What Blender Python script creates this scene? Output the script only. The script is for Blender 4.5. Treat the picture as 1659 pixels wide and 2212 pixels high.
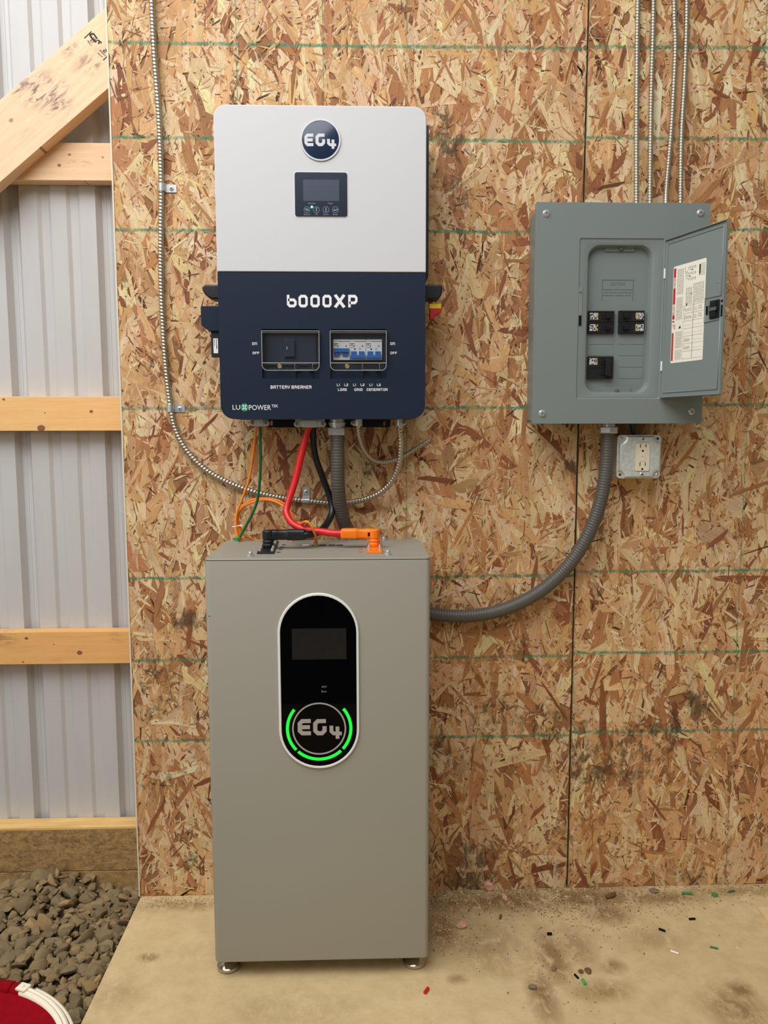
import bpy, bmesh, math, random
import numpy as np
from mathutils import Vector, Matrix
from mathutils.geometry import tessellate_polygon

IN = 0.0254
random.seed(7)
rng = np.random.default_rng(11)
scene = bpy.context.scene
COL = scene.collection
for o in list(bpy.data.objects):
    bpy.data.objects.remove(o)

# ------------------------------------------------------------------ camera
FPX, CX, CY, CZ, PIT, YAW, ROL = 1661.19, -20.563, -72.455, 45.947, -0.10587, -0.03004, -0.00202
def _m(a):
    return np.array(a, float)
_R1 = _m([[math.cos(YAW), math.sin(YAW), 0], [-math.sin(YAW), math.cos(YAW), 0], [0, 0, 1]])
_R2 = _m([[1, 0, 0], [0, math.cos(PIT), math.sin(PIT)], [0, -math.sin(PIT), math.cos(PIT)]])
_R3 = _m([[math.cos(ROL), 0, math.sin(ROL)], [0, 1, 0], [-math.sin(ROL), 0, math.cos(ROL)]])
RC = _R3 @ _R2 @ _R1
CAMP = _m([CX, CY, CZ])
cd = bpy.data.cameras.new('camera')
cam = bpy.data.objects.new('camera', cd)
COL.objects.link(cam)
right, fwd, up = RC
cam.matrix_world = Matrix(((right[0], up[0], -fwd[0], CX*IN), (right[1], up[1], -fwd[1], CY*IN),
                           (right[2], up[2], -fwd[2], CZ*IN), (0, 0, 0, 1)))
cd.sensor_fit = 'HORIZONTAL'
cd.sensor_width = 36.0
cd.lens = FPX*36.0/1659.0
cd.clip_start = 0.02
scene.camera = cam

# ------------------------------------------------------------------ light
world = bpy.data.worlds.new('world')
scene.world = world
world.use_nodes = True
wb = world.node_tree.nodes['Background']
wb.inputs[0].default_value = (1.0, 0.88, 0.70, 1)
wb.inputs[1].default_value = 0.20
def area(name, loc, target, sx, sy, energy, col):
    l = bpy.data.lights.new(name, 'AREA')
    l.shape = 'RECTANGLE'; l.size = sx; l.size_y = sy; l.energy = energy; l.color = col
    o = bpy.data.objects.new(name, l)
    COL.objects.link(o)
    o.location = loc
    o.rotation_euler = (Vector(target)-Vector(loc)).to_track_quat('-Z', 'Y').to_euler()
    return o
area('overhead_daylight', (-1.5, -1.75, 3.35), (-0.75, -0.75, 0.0), 3.2, 2.2, 124, (0.96, 0.97, 1.0))  # unseen area light overhead, set for the fall-off down the wall
area('daylight_from_doorway', (-4.6, -4.6, 2.3), (-0.5, 0.0, 1.4), 3.0, 2.2, 40, (1.0, 0.98, 0.95))
vs = scene.view_settings
vs.view_transform = 'Standard'; vs.look = 'None'; vs.gamma = 1.0; vs.exposure = 0.0
vs.use_curve_mapping = False

# ------------------------------------------------------------------ pixel (of the 1659x2212 frame) -> point at a known depth, inches
def ray(px, py):
    return RC.T @ _m([(px-829.5)/FPX, 1, (1106-py)/FPX])
def PY(px, py, y):
    d = ray(px, py); return CAMP + d*(y-CAMP[1])/d[1]
def PZ(px, py, z):
    d = ray(px, py); return CAMP + d*(z-CAMP[2])/d[2]

# ------------------------------------------------------------------ materials
def lin(c):
    return tuple((v/255/12.92 if v <= 10 else ((v/255+0.055)/1.055)**2.4) for v in c)
class NT:
    def __init__(s, mat):
        mat.use_nodes = True
        s.t = mat.node_tree; s.n = s.t.nodes; s.bsdf = s.n['Principled BSDF']
    def new(s, typ, **kw):
        n = s.n.new(typ)
        for k, v in kw.items(): setattr(n, k, v)
        return n
    def put(s, sock, v):
        if hasattr(v, 'is_output'): s.t.links.new(v, sock)
        elif isinstance(v, (tuple, list)) and len(v) == 3 and sock.type == 'RGBA': sock.default_value = (*v, 1)
        else: sock.default_value = v
    def math(s, op, a, b=0.0, c=None, clamp=False):
        n = s.new('ShaderNodeMath', operation=op, use_clamp=clamp)
        s.put(n.inputs[0], a); s.put(n.inputs[1], b)
        if c is not None: s.put(n.inputs[2], c)
        return n.outputs[0]
    def noise(s, vec, scale, detail=4, rough=0.55, dist=0.0):
        n = s.new('ShaderNodeTexNoise')
        if vec is not None: s.put(n.inputs['Vector'], vec)
        s.put(n.inputs['Scale'], scale); s.put(n.inputs['Detail'], detail)
        s.put(n.inputs['Roughness'], rough); s.put(n.inputs['Distortion'], dist)
        return n.outputs['Fac']
    def ramp(s, v, lo, hi, a=0.0, b=1.0):
        n = s.new('ShaderNodeMapRange')
        s.put(n.inputs['Value'], v); s.put(n.inputs['From Min'], lo); s.put(n.inputs['From Max'], hi)
        s.put(n.inputs['To Min'], a); s.put(n.inputs['To Max'], b)
        return n.outputs[0]
    def mix(s, f, a, b, mode='MIX'):
        n = s.new('ShaderNodeMix', data_type='RGBA', blend_type=mode)
        s.put(n.inputs[0], f); s.put(n.inputs[6], a); s.put(n.inputs[7], b)
        return n.outputs[2]
    def mapping(s, vec, scale=(1, 1, 1), rot=(0, 0, 0), loc=(0, 0, 0)):
        n = s.new('ShaderNodeMapping')
        s.put(n.inputs['Vector'], vec); n.inputs['Scale'].default_value = scale
        n.inputs['Rotation'].default_value = rot; n.inputs['Location'].default_value = loc
        return n.outputs[0]
    def sep(s, vec):
        n = s.new('ShaderNodeSeparateXYZ'); s.put(n.inputs[0], vec); return n.outputs
    def bump(s, h, strength, dist=0.001):
        n = s.new('ShaderNodeBump')
        s.put(n.inputs['Height'], h); n.inputs['Strength'].default_value = strength
        n.inputs['Distance'].default_value = dist
        s.t.links.new(n.outputs[0], s.bsdf.inputs['Normal'])
    def objco(s):
        return s.new('ShaderNodeTexCoord').outputs['Object']
    def pos(s):
        return s.new('ShaderNodeNewGeometry').outputs['Position']
    def blob(s, vec, c, r, edge=0.35):
        # soft ellipsoid mask round c (metres) with radii r
        a = s.new('ShaderNodeVectorMath', operation='SUBTRACT'); s.put(a.inputs[0], vec); a.inputs[1].default_value = c
        d = s.new('ShaderNodeVectorMath', operation='DIVIDE'); s.put(d.inputs[0], a.outputs[0]); d.inputs[1].default_value = r
        l = s.new('ShaderNodeVectorMath', operation='LENGTH'); s.put(l.inputs[0], d.outputs[0])
        return s.ramp(l.outputs['Value'], 1.0, edge, 0.0, 1.0)
def mat(name, col, rough=0.5, metal=0.0, spec=0.5, var=0.0, vscale=30, bump=0.0, bscale=300, emit=None, estr=0, coat=0.0):
    m = bpy.data.materials.new(name)
    n = NT(m); b = n.bsdf
    c = lin(col)
    co = n.objco()
    if var > 0:
        f = n.noise(co, vscale, 4)
        f = n.ramp(f, 0.3, 0.7)
        n.put(b.inputs['Base Color'], n.mix(f, tuple(v*(1-var) for v in c), tuple(min(1, v*(1+var)) for v in c)))
    else:
        b.inputs['Base Color'].default_value = (*c, 1)
    b.inputs['Roughness'].default_value = rough
    b.inputs['Metallic'].default_value = metal
    b.inputs['Specular IOR Level'].default_value = spec
    b.inputs['Coat Weight'].default_value = coat
    if bump > 0: n.bump(n.noise(co, bscale, 3), bump, 0.0006)
    if emit:
        b.inputs['Emission Color'].default_value = (*lin(emit), 1)
        b.inputs['Emission Strength'].default_value = estr
    return m
M = {}
M['inv_white'] = mat('inverter_light_grey_paint', (208, 209, 210), 0.5, bump=0.12, bscale=1500)
M['inv_navy'] = mat('inverter_navy_paint', (26, 38, 56), 0.5, spec=0.22, bump=0.12, bscale=1500)
M['navy_dark'] = mat('dark_navy_plastic', (30, 44, 64), 0.5)
M['black'] = mat('black_plastic', (22, 24, 28), 0.42)
M['black_rubber'] = mat('black_cable_jacket', (17, 19, 24), 0.38)
M['void'] = mat('dark_opening', (9, 9, 10), 0.8, spec=0.2)
M['gloss_black'] = mat('black_display_glass', (4, 5, 8), 0.04, spec=0.06)
M['lcd'] = mat('unlit_lcd', (24, 25, 27), 0.05, spec=1.0)
M['lcd_grey'] = mat('grey_lcd', (62, 72, 88), 0.3)
M['badge_navy'] = mat('badge_navy_gloss', (27, 46, 74), 0.22)
M['badge_silver'] = mat('badge_silver', (188, 188, 190), 0.42, metal=0.55)
M['print_white'] = mat('white_print', (240, 240, 240), 0.6)
M['print_soft'] = mat('pale_grey_print', (150, 160, 172), 0.6)
M['print_black'] = mat('black_print', (30, 28, 26), 0.7)
M['print_grey'] = mat('grey_print', (150, 146, 135), 0.7)
M['print_red'] = mat('red_print', (190, 32, 44), 0.6)
M['print_orange'] = mat('orange_red_print', (186, 60, 22), 0.6)
M['print_yellow'] = mat('pale_yellow_print', (226, 208, 150), 0.6)
M['emblem_green'] = mat('emblem_green', (40, 140, 105), 0.5)
M['paper'] = mat('cream_paper_label', (238, 233, 216), 0.6, var=0.03)
M['led'] = mat('green_light_bar', (12, 200, 60), 0.4, emit=(10, 235, 60), estr=0.75)
M['led_small'] = mat('green_indicator_light', (120, 240, 210), 0.4, emit=(120, 255, 215), estr=0.9)
M['bat'] = mat('taupe_grey_powder_coat', (150, 147, 134), 0.45, spec=0.4, bump=0.25, bscale=1400)
M['bat_trim'] = mat('satin_white_trim', (232, 232, 228), 0.3)
M['chrome'] = mat('polished_chrome', (190, 186, 178), 0.14, metal=1.0)
M['zinc'] = mat('zinc_plated_steel', (204, 207, 208), 0.3, metal=0.6, var=0.08, vscale=120)
M['galv'] = mat('galvanised_steel', (222, 230, 228), 0.4, metal=0.5, var=0.14, vscale=160)
M['steel_cable'] = mat('galvanised_armour', (188, 181, 164), 0.36, metal=0.85)
M['red_cable'] = mat('red_cable_jacket', (214, 30, 32), 0.36)
M['orange_plastic'] = mat('orange_plastic', (246, 124, 12), 0.4)
M['orange_cable'] = mat('orange_network_jacket', (250, 142, 44), 0.45)
M['green_cable'] = mat('green_wire_jacket', (24, 98, 56), 0.4)
M['dark_green'] = mat('dark_green_jacket', (24, 52, 46), 0.45)
M['grey_conduit'] = mat('grey_pvc_conduit', (88, 84, 78), 0.45, var=0.06, vscale=40)
M['panel'] = mat('grey_panel_enamel', (124, 133, 130), 0.38, spec=0.45, bump=0.2, bscale=900)
M['panel_dead'] = mat('grey_dead_front', (120, 130, 128), 0.45, bump=0.15, bscale=900)
M['panel_mark'] = mat('darkened_panel_grey', (92, 100, 98), 0.5)  # darker panel grey; on embossed text it paints in relief shade
M['almond'] = mat('almond_plastic', (226, 214, 192), 0.4)
M['breaker_white'] = mat('white_breaker_plastic', (232, 232, 228), 0.45)
M['breaker_blue'] = mat('blue_breaker_toggle', (44, 104, 176), 0.45)
M['yellow'] = mat('yellow_plastic', (240, 205, 30), 0.45)
M['red_plastic'] = mat('red_plastic', (196, 26, 40), 0.45)
M['gold'] = mat('brass_screw', (226, 205, 150), 0.25, metal=0.9)
M['red_fabric'] = mat('red_canvas', (136, 5, 20), 0.9, spec=0.1, var=0.12, vscale=60, bump=0.6, bscale=900)
M['zip_white'] = mat('white_zip_tape', (236, 226, 204), 0.8, bump=0.4, bscale=700)
M['pink'] = mat('pink_insulation', (232, 176, 160), 0.95, spec=0.1)
M['scrap_wood'] = mat('pale_scrap_wood', (228, 200, 152), 0.8, var=0.08, vscale=60)
M['chip'] = mat('grey_stone_chip', (128, 112, 92), 0.9, var=0.15, vscale=80)
M['bark'] = mat('brown_bark', (116, 84, 48), 0.9, var=0.2, vscale=90)
M['dirt'] = mat('brown_dirt', (112, 88, 56), 0.95, var=0.25, vscale=120)

def clear_mat():
    m = bpy.data.materials.new('clear_plastic_cover')
    n = NT(m)
    tr = n.new('ShaderNodeBsdfTransparent'); tr.inputs[0].default_value = (0.90, 0.91, 0.92, 1)
    gl = n.new('ShaderNodeBsdfGlossy'); gl.inputs['Roughness'].default_value = 0.03
    mx = n.new('ShaderNodeMixShader'); mx.inputs[0].default_value = 0.03
    n.t.links.new(tr.outputs[0], mx.inputs[1]); n.t.links.new(gl.outputs[0], mx.inputs[2])
    n.t.links.new(mx.outputs[0], n.n['Material Output'].inputs[0])
    return m
M['clear'] = clear_mat()
M['clear_rim'] = mat('clear_plastic_edge', (186, 186, 180), 0.25)

# --- oriented strand board: one colour per strand in a vertex attribute, grain along the strand, stencilled green lines, smudges, dark patches, ticks that paint in rough-surface shadow
def px_blob(px, py, rx, ry, s):
    p = PY(px, py, 0)
    return ((p[0]*IN, 0, p[2]*IN), (rx/23.0*IN, 0.2, ry/23.0*IN), s)
OSB_DARK_PATCHES = [px_blob(*a) for a in (
    (965, 300, 60, 85, .75), (985, 420, 75, 80, .55), (955, 250, 50, 40, .6), (400, 1335, 70, 45, .8), (455, 1340, 40, 40, .7),  # starts with the dark patches right of the inverter
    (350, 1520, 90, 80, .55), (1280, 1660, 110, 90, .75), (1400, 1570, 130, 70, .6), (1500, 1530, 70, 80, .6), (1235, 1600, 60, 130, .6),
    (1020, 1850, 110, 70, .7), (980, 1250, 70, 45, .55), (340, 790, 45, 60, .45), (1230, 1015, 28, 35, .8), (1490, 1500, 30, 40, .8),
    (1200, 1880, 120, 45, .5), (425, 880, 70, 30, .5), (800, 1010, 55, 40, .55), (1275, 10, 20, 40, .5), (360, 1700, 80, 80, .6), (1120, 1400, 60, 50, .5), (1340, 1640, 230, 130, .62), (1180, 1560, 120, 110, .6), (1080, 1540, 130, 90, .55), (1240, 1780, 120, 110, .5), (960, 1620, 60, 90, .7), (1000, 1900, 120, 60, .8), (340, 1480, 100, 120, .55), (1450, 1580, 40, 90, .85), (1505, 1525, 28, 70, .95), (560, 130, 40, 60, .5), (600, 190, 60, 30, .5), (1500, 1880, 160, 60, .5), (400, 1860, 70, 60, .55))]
def osb_mat(name, hz, vx):
    m = bpy.data.materials.new(name); n = NT(m)
    at = n.new('ShaderNodeAttribute', attribute_name='strand_colour')
    uv = n.new('ShaderNodeUVMap', uv_map='grain')
    g = n.noise(n.mapping(uv.outputs[0], (4, 75, 1)), 5.0, 6, 0.68)
    blot = n.noise(n.mapping(uv.outputs[0], (12, 40, 1)), 1.0, 3, 0.6)
    col = n.mix(n.ramp(g, 0.28, 0.72, 0.0, 1.0), n.mix(1.0, at.outputs['Color'], (0.62, 0.54, 0.46), 'MULTIPLY'), at.outputs['Color'])
    col = n.mix(n.ramp(blot, 0.35, 0.7, 0.0, 0.5), col, n.mix(1.0, col, (0.74, 0.64, 0.54), 'MULTIPLY'))
    pos = n.pos()
    fine = n.noise(n.mapping(pos, (1, 1, .45)), 420, 3, 0.7)
    col = n.mix(n.ramp(fine, 0.60, 0.72, 0.0, 0.65), col, lin((126, 78, 50)))  # brown speckle painting in the small shadows of the rough surface
    big = n.noise(pos, 7, 3)
    col = n.mix(n.ramp(big, 0.35, 0.68, 0.0, 0.30), col, lin((186, 122, 78)))
    X, Y, Z = n.sep(pos)
    wob = n.math('MULTIPLY', n.math('SUBTRACT', n.noise(pos, 55, 3), 0.5), 0.0075)
    drift = n.math('MULTIPLY', n.math('SUBTRACT', n.noise(pos, 2.2, 1), 0.5), 0.006)
    wear = n.ramp(n.noise(n.mapping(pos, (1, 1, 1)), 60, 4, 0.7), 0.32, 0.58, 0.08, 1.0)
    tot = None
    for z in hz:
        d = n.math('ABSOLUTE', n.math('ADD', n.math('SUBTRACT', Z, z*IN), n.math('ADD', wob, drift)))
        k = n.ramp(d, 0.0054, 0.0020, 0.0, 0.9)
        tot = k if tot is None else n.math('MAXIMUM', tot, k)
    for x in vx:
        d = n.math('ABSOLUTE', n.math('ADD', n.math('SUBTRACT', X, x*IN), n.math('MULTIPLY', wob, 0.35)))
        k = n.ramp(d, 0.0020, 0.0008, 0.0, 0.75)
        tot = n.math('MAXIMUM', tot, k)
    p = PY(268, 612, 0)
    tot = n.math('MAXIMUM', tot, n.math('MULTIPLY', n.blob(pos, (p[0]*IN, 0, p[2]*IN), (0.022, 0.2, 0.012)), n.ramp(n.noise(pos, 150, 3), 0.48, 0.6)))
    col = n.mix(n.math('MULTIPLY', tot, wear), col, lin((58, 128, 94)))
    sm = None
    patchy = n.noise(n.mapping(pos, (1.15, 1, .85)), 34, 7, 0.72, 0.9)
    for c, r, s in OSB_DARK_PATCHES:
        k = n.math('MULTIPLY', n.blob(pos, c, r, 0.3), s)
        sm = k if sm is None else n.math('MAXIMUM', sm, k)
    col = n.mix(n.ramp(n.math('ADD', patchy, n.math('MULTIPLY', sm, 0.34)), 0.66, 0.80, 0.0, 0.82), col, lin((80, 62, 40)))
    n.put(n.bsdf.inputs['Base Color'], col)
    n.bsdf.inputs['Roughness'].default_value = 0.62
    n.bsdf.inputs['Specular IOR Level'].default_value = 0.3
    n.bump(n.math('ADD', n.math('MULTIPLY', g, 0.6), fine), 0.55, 0.0011)
    return m
# --- sawn lumber: grain along local X
def lumber_mat(name, c0, c1, knots=(), dirt=None, dirtcol=(112, 84, 70), rough=0.7, weather=0.0):
    m = bpy.data.materials.new(name); n = NT(m)
    co = n.objco()
    g = n.noise(n.mapping(co, (2.2, 30, 34)), 3.0, 6, 0.6, 0.25)
    f = n.noise(n.mapping(co, (9, 160, 160)), 3.0, 3, 0.6)
    col = n.mix(n.ramp(g, 0.32, 0.68), lin(c0), lin(c1))
    col = n.mix(n.ramp(f, 0.5, 0.75, 0.0, 0.18), col, lin((166, 104, 62)))
    for (x, z, r, s) in knots:
        ring = n.blob(co, (x, 0, z), (r*1.25, 1.0, r), 0.7)
        core = n.blob(co, (x, 0, z), (r*0.95, 1.0, r*0.72), 0.5)
        col = n.mix(n.math('MULTIPLY', ring, s), col, lin((74, 44, 30)))
        col = n.mix(n.math('MULTIPLY', core, s), col, lin((150, 92, 58)))
    if dirt:
        pat = n.ramp(n.noise(n.mapping(co, (1.0, 1, 3.2), (0, -0.9, 0)), 20, 7, 0.72, 1.1), 0.46, 0.58)
        for (x, z, rx, rz, s) in dirt:
            k = n.math('MULTIPLY', n.math('MULTIPLY', n.blob(co, (x, 0, z), (rx, 1.0, rz), 0.2), pat), s)
            col = n.mix(k, col, lin(dirtcol))
    if weather:
        w = n.ramp(n.noise(n.mapping(co, (1, 1, 1.6)), 40, 8, 0.78, 0.5), 0.44, 0.60, 0, weather)
        col = n.mix(w, col, lin((110, 86, 54)))
        w2 = n.ramp(n.noise(n.mapping(co, (1, 1, 3.4)), 90, 4, 0.7), 0.52, 0.66, 0, weather)
        col = n.mix(w2, col, lin((84, 60, 38)))
    n.put(n.bsdf.inputs['Base Color'], col)
    n.bsdf.inputs['Roughness'].default_value = rough
    n.bump(n.math('ADD', g, f), 0.25, 0.0007)
    return m
def concrete_mat():
    m = bpy.data.materials.new('dusty_concrete'); n = NT(m)
    pos = n.pos()
    a = n.noise(pos, 3.2, 5, 0.6); b = n.noise(pos, 22, 8, 0.72); c = n.noise(pos, 170, 5, 0.7)
    col = n.mix(n.ramp(a, 0.3, 0.7), lin((206, 182, 136)), lin((218, 194, 148)))
    col = n.mix(n.ramp(b, 0.42, 0.66, 0.0, 0.55), col, lin((186, 158, 110)))
    col = n.mix(n.ramp(c, 0.62, 0.72, 0.0, 0.4), col, lin((150, 122, 80)))
    st = None
    pat = n.ramp(n.noise(n.mapping(pos, (1.0, 0.7, 1)), 26, 8, 0.76, 0.8), 0.36, 0.52)
    for (px, py, rx, ry, s) in ((1195, 2068, 1.9, 5.0, .75), (1172, 2150, 1.6, 4.5, .8), (1245, 2045, 2.4, 3.5, .5), (1312, 1972, 3.2, 2.4, .7),
                                (1600, 2140, 1.6, 1.6, .8), (1590, 2180, 3.5, 3.2, .7), (1110, 1945, 9, 2.6, .8), (1260, 1940, 9, 2.8, .8), (960, 1945, 5, 3.2, .7),
                                (1420, 1940, 8, 1.6, .7), (390, 1955, 6, 1.3, .6), (320, 2068, 1.2, .8, .8), (1325, 2088, 1.5, 1.2, .7),
                                (1300, 2140, 3.5, 1.6, .6), (990, 2115, 1.3, .8, .6), (955, 2010, 2.5, 4.0, .65), (1060, 2050, 5, 5, .45), (1580, 1925, 8, 1.2, .6), (1410, 2030, 4, 2, .4),
                                (620, 2185, 8, 3, .25), (250, 2150, 3, 3, .3)):
        p = PZ(px, py, 0)
        k = n.math('MULTIPLY', n.blob(pos, (p[0]*IN, p[1]*IN, 0), (rx*IN, ry*IN, 0.1), 0.25), s)
        st = k if st is None else n.math('MAXIMUM', st, k)
    col = n.mix(n.math('MULTIPLY', st, pat), col, lin((124, 90, 50)))
    n.put(n.bsdf.inputs['Base Color'], col)
    n.bsdf.inputs['Roughness'].default_value = 0.8
    n.bsdf.inputs['Specular IOR Level'].default_value = 0.25
    n.bump(n.math('ADD', b, n.math('MULTIPLY', c, 0.5)), 0.3, 0.0015)
    return m
def gravel_mat(name, base, attr=False):
    m = bpy.data.materials.new(name); n = NT(m)
    co = n.objco()
    oi = n.new('ShaderNodeObjectInfo')
    if attr:
        r = n.new('ShaderNodeAttribute', attribute_name='tone').outputs['Fac']
    else:
        r = oi.outputs['Random']
    cr = n.new('ShaderNodeValToRGB')
    n.put(cr.inputs[0], r)
    e = cr.color_ramp.elements
    e[0].position = 0; e[0].color = (*lin((104, 90, 66)), 1)
    e[1].position = 1; e[1].color = (*lin((172, 142, 98)), 1)
    for p_, c_ in ((.25, (136, 116, 82)), (.5, (152, 130, 92)), (.72, (126, 112, 86)), (.88, (146, 122, 84))):
        x = cr.color_ramp.elements.new(p_); x.color = (*lin(c_), 1)
    v = n.noise(co, 90, 5, 0.65)
    col = n.mix(n.ramp(v, 0.35, 0.7, 0.0, 0.45), cr.outputs[0], lin((116, 98, 68)))
    n.put(n.bsdf.inputs['Base Color'], col)
    n.bsdf.inputs['Roughness'].default_value = 0.85
    n.bsdf.inputs['Specular IOR Level'].default_value = 0.3
    n.bump(v, 0.5, 0.002)
    return m
def ground_mat():
    m = bpy.data.materials.new('gravel_bed'); n = NT(m)
    pos = n.pos()
    vo = n.new('ShaderNodeTexVoronoi'); n.put(vo.inputs['Vector'], pos); vo.inputs['Scale'].default_value = 36
    col = n.mix(n.ramp(n.sep(vo.outputs['Color'])[0], 0, 1), lin((74, 60, 42)), lin((118, 98, 70)))
    n.put(n.bsdf.inputs['Base Color'], col)
    n.bsdf.inputs['Roughness'].default_value = 0.9
    n.bump(n.math('SUBTRACT', 1.0, vo.outputs['Distance']), 1.0, 0.02)
    return m
def siding_mat():
    m = bpy.data.materials.new('white_painted_steel_siding'); n = NT(m)
    co = n.objco()
    v = n.noise(n.mapping(co, (6, 6, 1.2)), 4, 4)
    n.put(n.bsdf.inputs['Base Color'], n.mix(n.ramp(v, 0.3, 0.7), lin((192, 191, 189)), lin((196, 195, 193))))
    n.bsdf.inputs['Roughness'].default_value = 0.42
    n.bsdf.inputs['Specular IOR Level'].default_value = 0.4
    return m
M['concrete'] = concrete_mat()
M['gravel'] = gravel_mat('gravel_stone', None)
M['gravel_stuff'] = gravel_mat('gravel_stone_fill', None, True)
M['ground'] = ground_mat()
M['siding'] = siding_mat()

# ------------------------------------------------------------------ mesh helpers (world inches in, metres out)
ORG = {}
def tag(o, label=None, cat=None, group=None, kind=None):
    if label: o['label'] = label
    if cat: o['category'] = cat
    if group: o['group'] = group
    if kind: o['kind'] = kind
    return o
def empty(name, loc, label=None, cat=None, group=None, kind=None):
    o = bpy.data.objects.new(name, None)
    o.empty_display_size = 0.05
    COL.objects.link(o)
    o.location = Vector(loc)*IN
    ORG[o] = Vector(loc)
    return tag(o, label, cat, group, kind)
def rrect(x0, x1, z0, z1, r, n=6, rs=None):
    # rounded rectangle outline, counter-clockwise seen from -y; rs = radii bl, br, tr, tl
    rs = rs or (r, r, r, r)
    pts = []
    for (cx, cz, a0, rr) in ((x0, z0, 180, rs[0]), (x1, z0, 270, rs[1]), (x1, z1, 0, rs[2]), (x0, z1, 90, rs[3])):
        sx = 1 if cx == x0 else -1; sz = 1 if cz == z0 else -1
        if rr <= 1e-6:
            pts += [(cx, cz)]*1 if n == 0 else [(cx, cz)]
            continue
        for k in range(n+1):
            a = math.radians(a0+90*k/n)
            pts.append((cx+sx*rr+rr*math.cos(a), cz+sz*rr+rr*math.sin(a)))
    return pts
def arc(cx, cz, r, a0, a1, n):
    return [(cx+r*math.cos(math.radians(a0+(a1-a0)*k/n)), cz+r*math.sin(math.radians(a0+(a1-a0)*k/n))) for k in range(n+1)]
def circ(cx, cz, r, n=32):
    return arc(cx, cz, r, 0, 360, n)[:-1]
class MB:
    def __init__(s): s.v = []; s.f = []
    def add(s, vs, fs):
        k = len(s.v); s.v += [tuple(map(float, p)) for p in vs]; s.f += [tuple(i+k for i in f) for f in fs]; return s
    def box(s, x0, x1, y0, y1, z0, z1):
        v = [(x0, y0, z0), (x1, y0, z0), (x1, y1, z0), (x0, y1, z0), (x0, y0, z1), (x1, y0, z1), (x1, y1, z1), (x0, y1, z1)]
        return s.add(v, [(0, 3, 2, 1), (4, 5, 6, 7), (0, 1, 5, 4), (1, 2, 6, 5), (2, 3, 7, 6), (3, 0, 4, 7)])
    def obox(s, c, ax, ay, az, hx, hy, hz):
        c, ax, ay, az = (Vector(q) for q in (c, ax, ay, az))
        v = []
        for dz in (-1, 1):
            for dx, dy in ((-1, -1), (1, -1), (1, 1), (-1, 1)):
                v.append(c+ax*(dx*hx)+ay*(dy*hy)+az*(dz*hz))
        return s.add(v, [(0, 3, 2, 1), (4, 5, 6, 7), (0, 1, 5, 4), (1, 2, 6, 5), (2, 3, 7, 6), (3, 0, 4, 7)])
    def prism(s, out, y0, y1, m=None):
        # extrude an XZ outline from y0 (front) to y1
        n = len(out)
        m = m or (lambda a, b, d: (a, d, b))
        v = [m(a, b, y0) for a, b in out]+[m(a, b, y1) for a, b in out]
        f = [tuple(range(n)), tuple(range(2*n-1, n-1, -1))]
        f += [(i, i+n, (i+1) % n+n, (i+1) % n) for i in range(n)]
        return s.add(v, f)
    def plate(s, out, holes, y0, y1, m=None):
        m = m or (lambda a, b, d: (a, d, b))
        loops = [out]+list(holes)
        tri = tessellate_polygon([[Vector((a, b, 0)) for a, b in l] for l in loops])
        flat = [p for l in loops for p in l]; n = len(flat)
        v = [m(a, b, y0) for a, b in flat]+[m(a, b, y1) for a, b in flat]
        f = [tuple(t) for t in tri]+[tuple(i+n for i in reversed(t)) for t in tri]
        k = 0
        for l in loops:
            c = len(l)
            f += [(k+i, k+i+n, k+(i+1) % c+n, k+(i+1) % c) for i in range(c)]
            k += c
        return s.add(v, f)
    def loft(s, rings, closed=True, caps=(False, False)):
        n = len(rings[0]); v = [p for r in rings for p in r]; f = []
        for j in range(len(rings)-1):
            for i in range(n if closed else n-1):
                f.append((j*n+i, j*n+(i+1) % n, (j+1)*n+(i+1) % n, (j+1)*n+i))
        if caps[0]: f.append(tuple(range(n-1, -1, -1)))
        if caps[1]: f.append(tuple(range((len(rings)-1)*n, len(rings)*n)))
        return s.add(v, f)
    def lathe(s, c, axis, prof, n=20):
        # prof: (radius, distance along axis)
        axis = Vector(axis).normalized(); c = Vector(c)
        u = axis.orthogonal().normalized(); w = axis.cross(u)
        rings = [[c+axis*d+(u*math.cos(2*math.pi*k/n)+w*math.sin(2*math.pi*k/n))*r for k in range(n)] for r, d in prof]
        return s.loft(rings, True, (True, True))
    def ball(s, c, r, n=10):
        pr = [(max(1e-3, math.sin(math.pi*k/n)), -math.cos(math.pi*k/n)) for k in range(n+1)]
        c = Vector(c)
        rings = [[c+Vector((r[0]*a*math.cos(2*math.pi*j/(2*n)), r[1]*a*math.sin(2*math.pi*j/(2*n)), r[2]*b)) for j in range(2*n)] for a, b in pr]
        return s.loft(rings, True, (True, True))
    def tube(s, path, r, sides=12, caps=True, rf=None, flat=None):
        # rf(i, arc length, angle) -> radius ; flat=(normal scale, binormal scale)
        n = len(path)
        P = [Vector(p) for p in path]
        T = [(P[min(i+1, n-1)]-P[max(i-1, 0)]).normalized() for i in range(n)]
        N = T[0].orthogonal().normalized()
        rings = []; L = 0
        for i in range(n):
            if i: L += (P[i]-P[i-1]).length
            N = (N-T[i]*N.dot(T[i])).normalized(); B = T[i].cross(N)
            ring = []
            for k in range(sides):
                a = 2*math.pi*k/sides
                q = rf(i, L, a) if rf else r
                ring.append(P[i]+N*(math.cos(a)*q)+B*(math.sin(a)*q))
            rings.append(ring)
        return s.loft(rings, True, (caps, caps))
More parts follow.
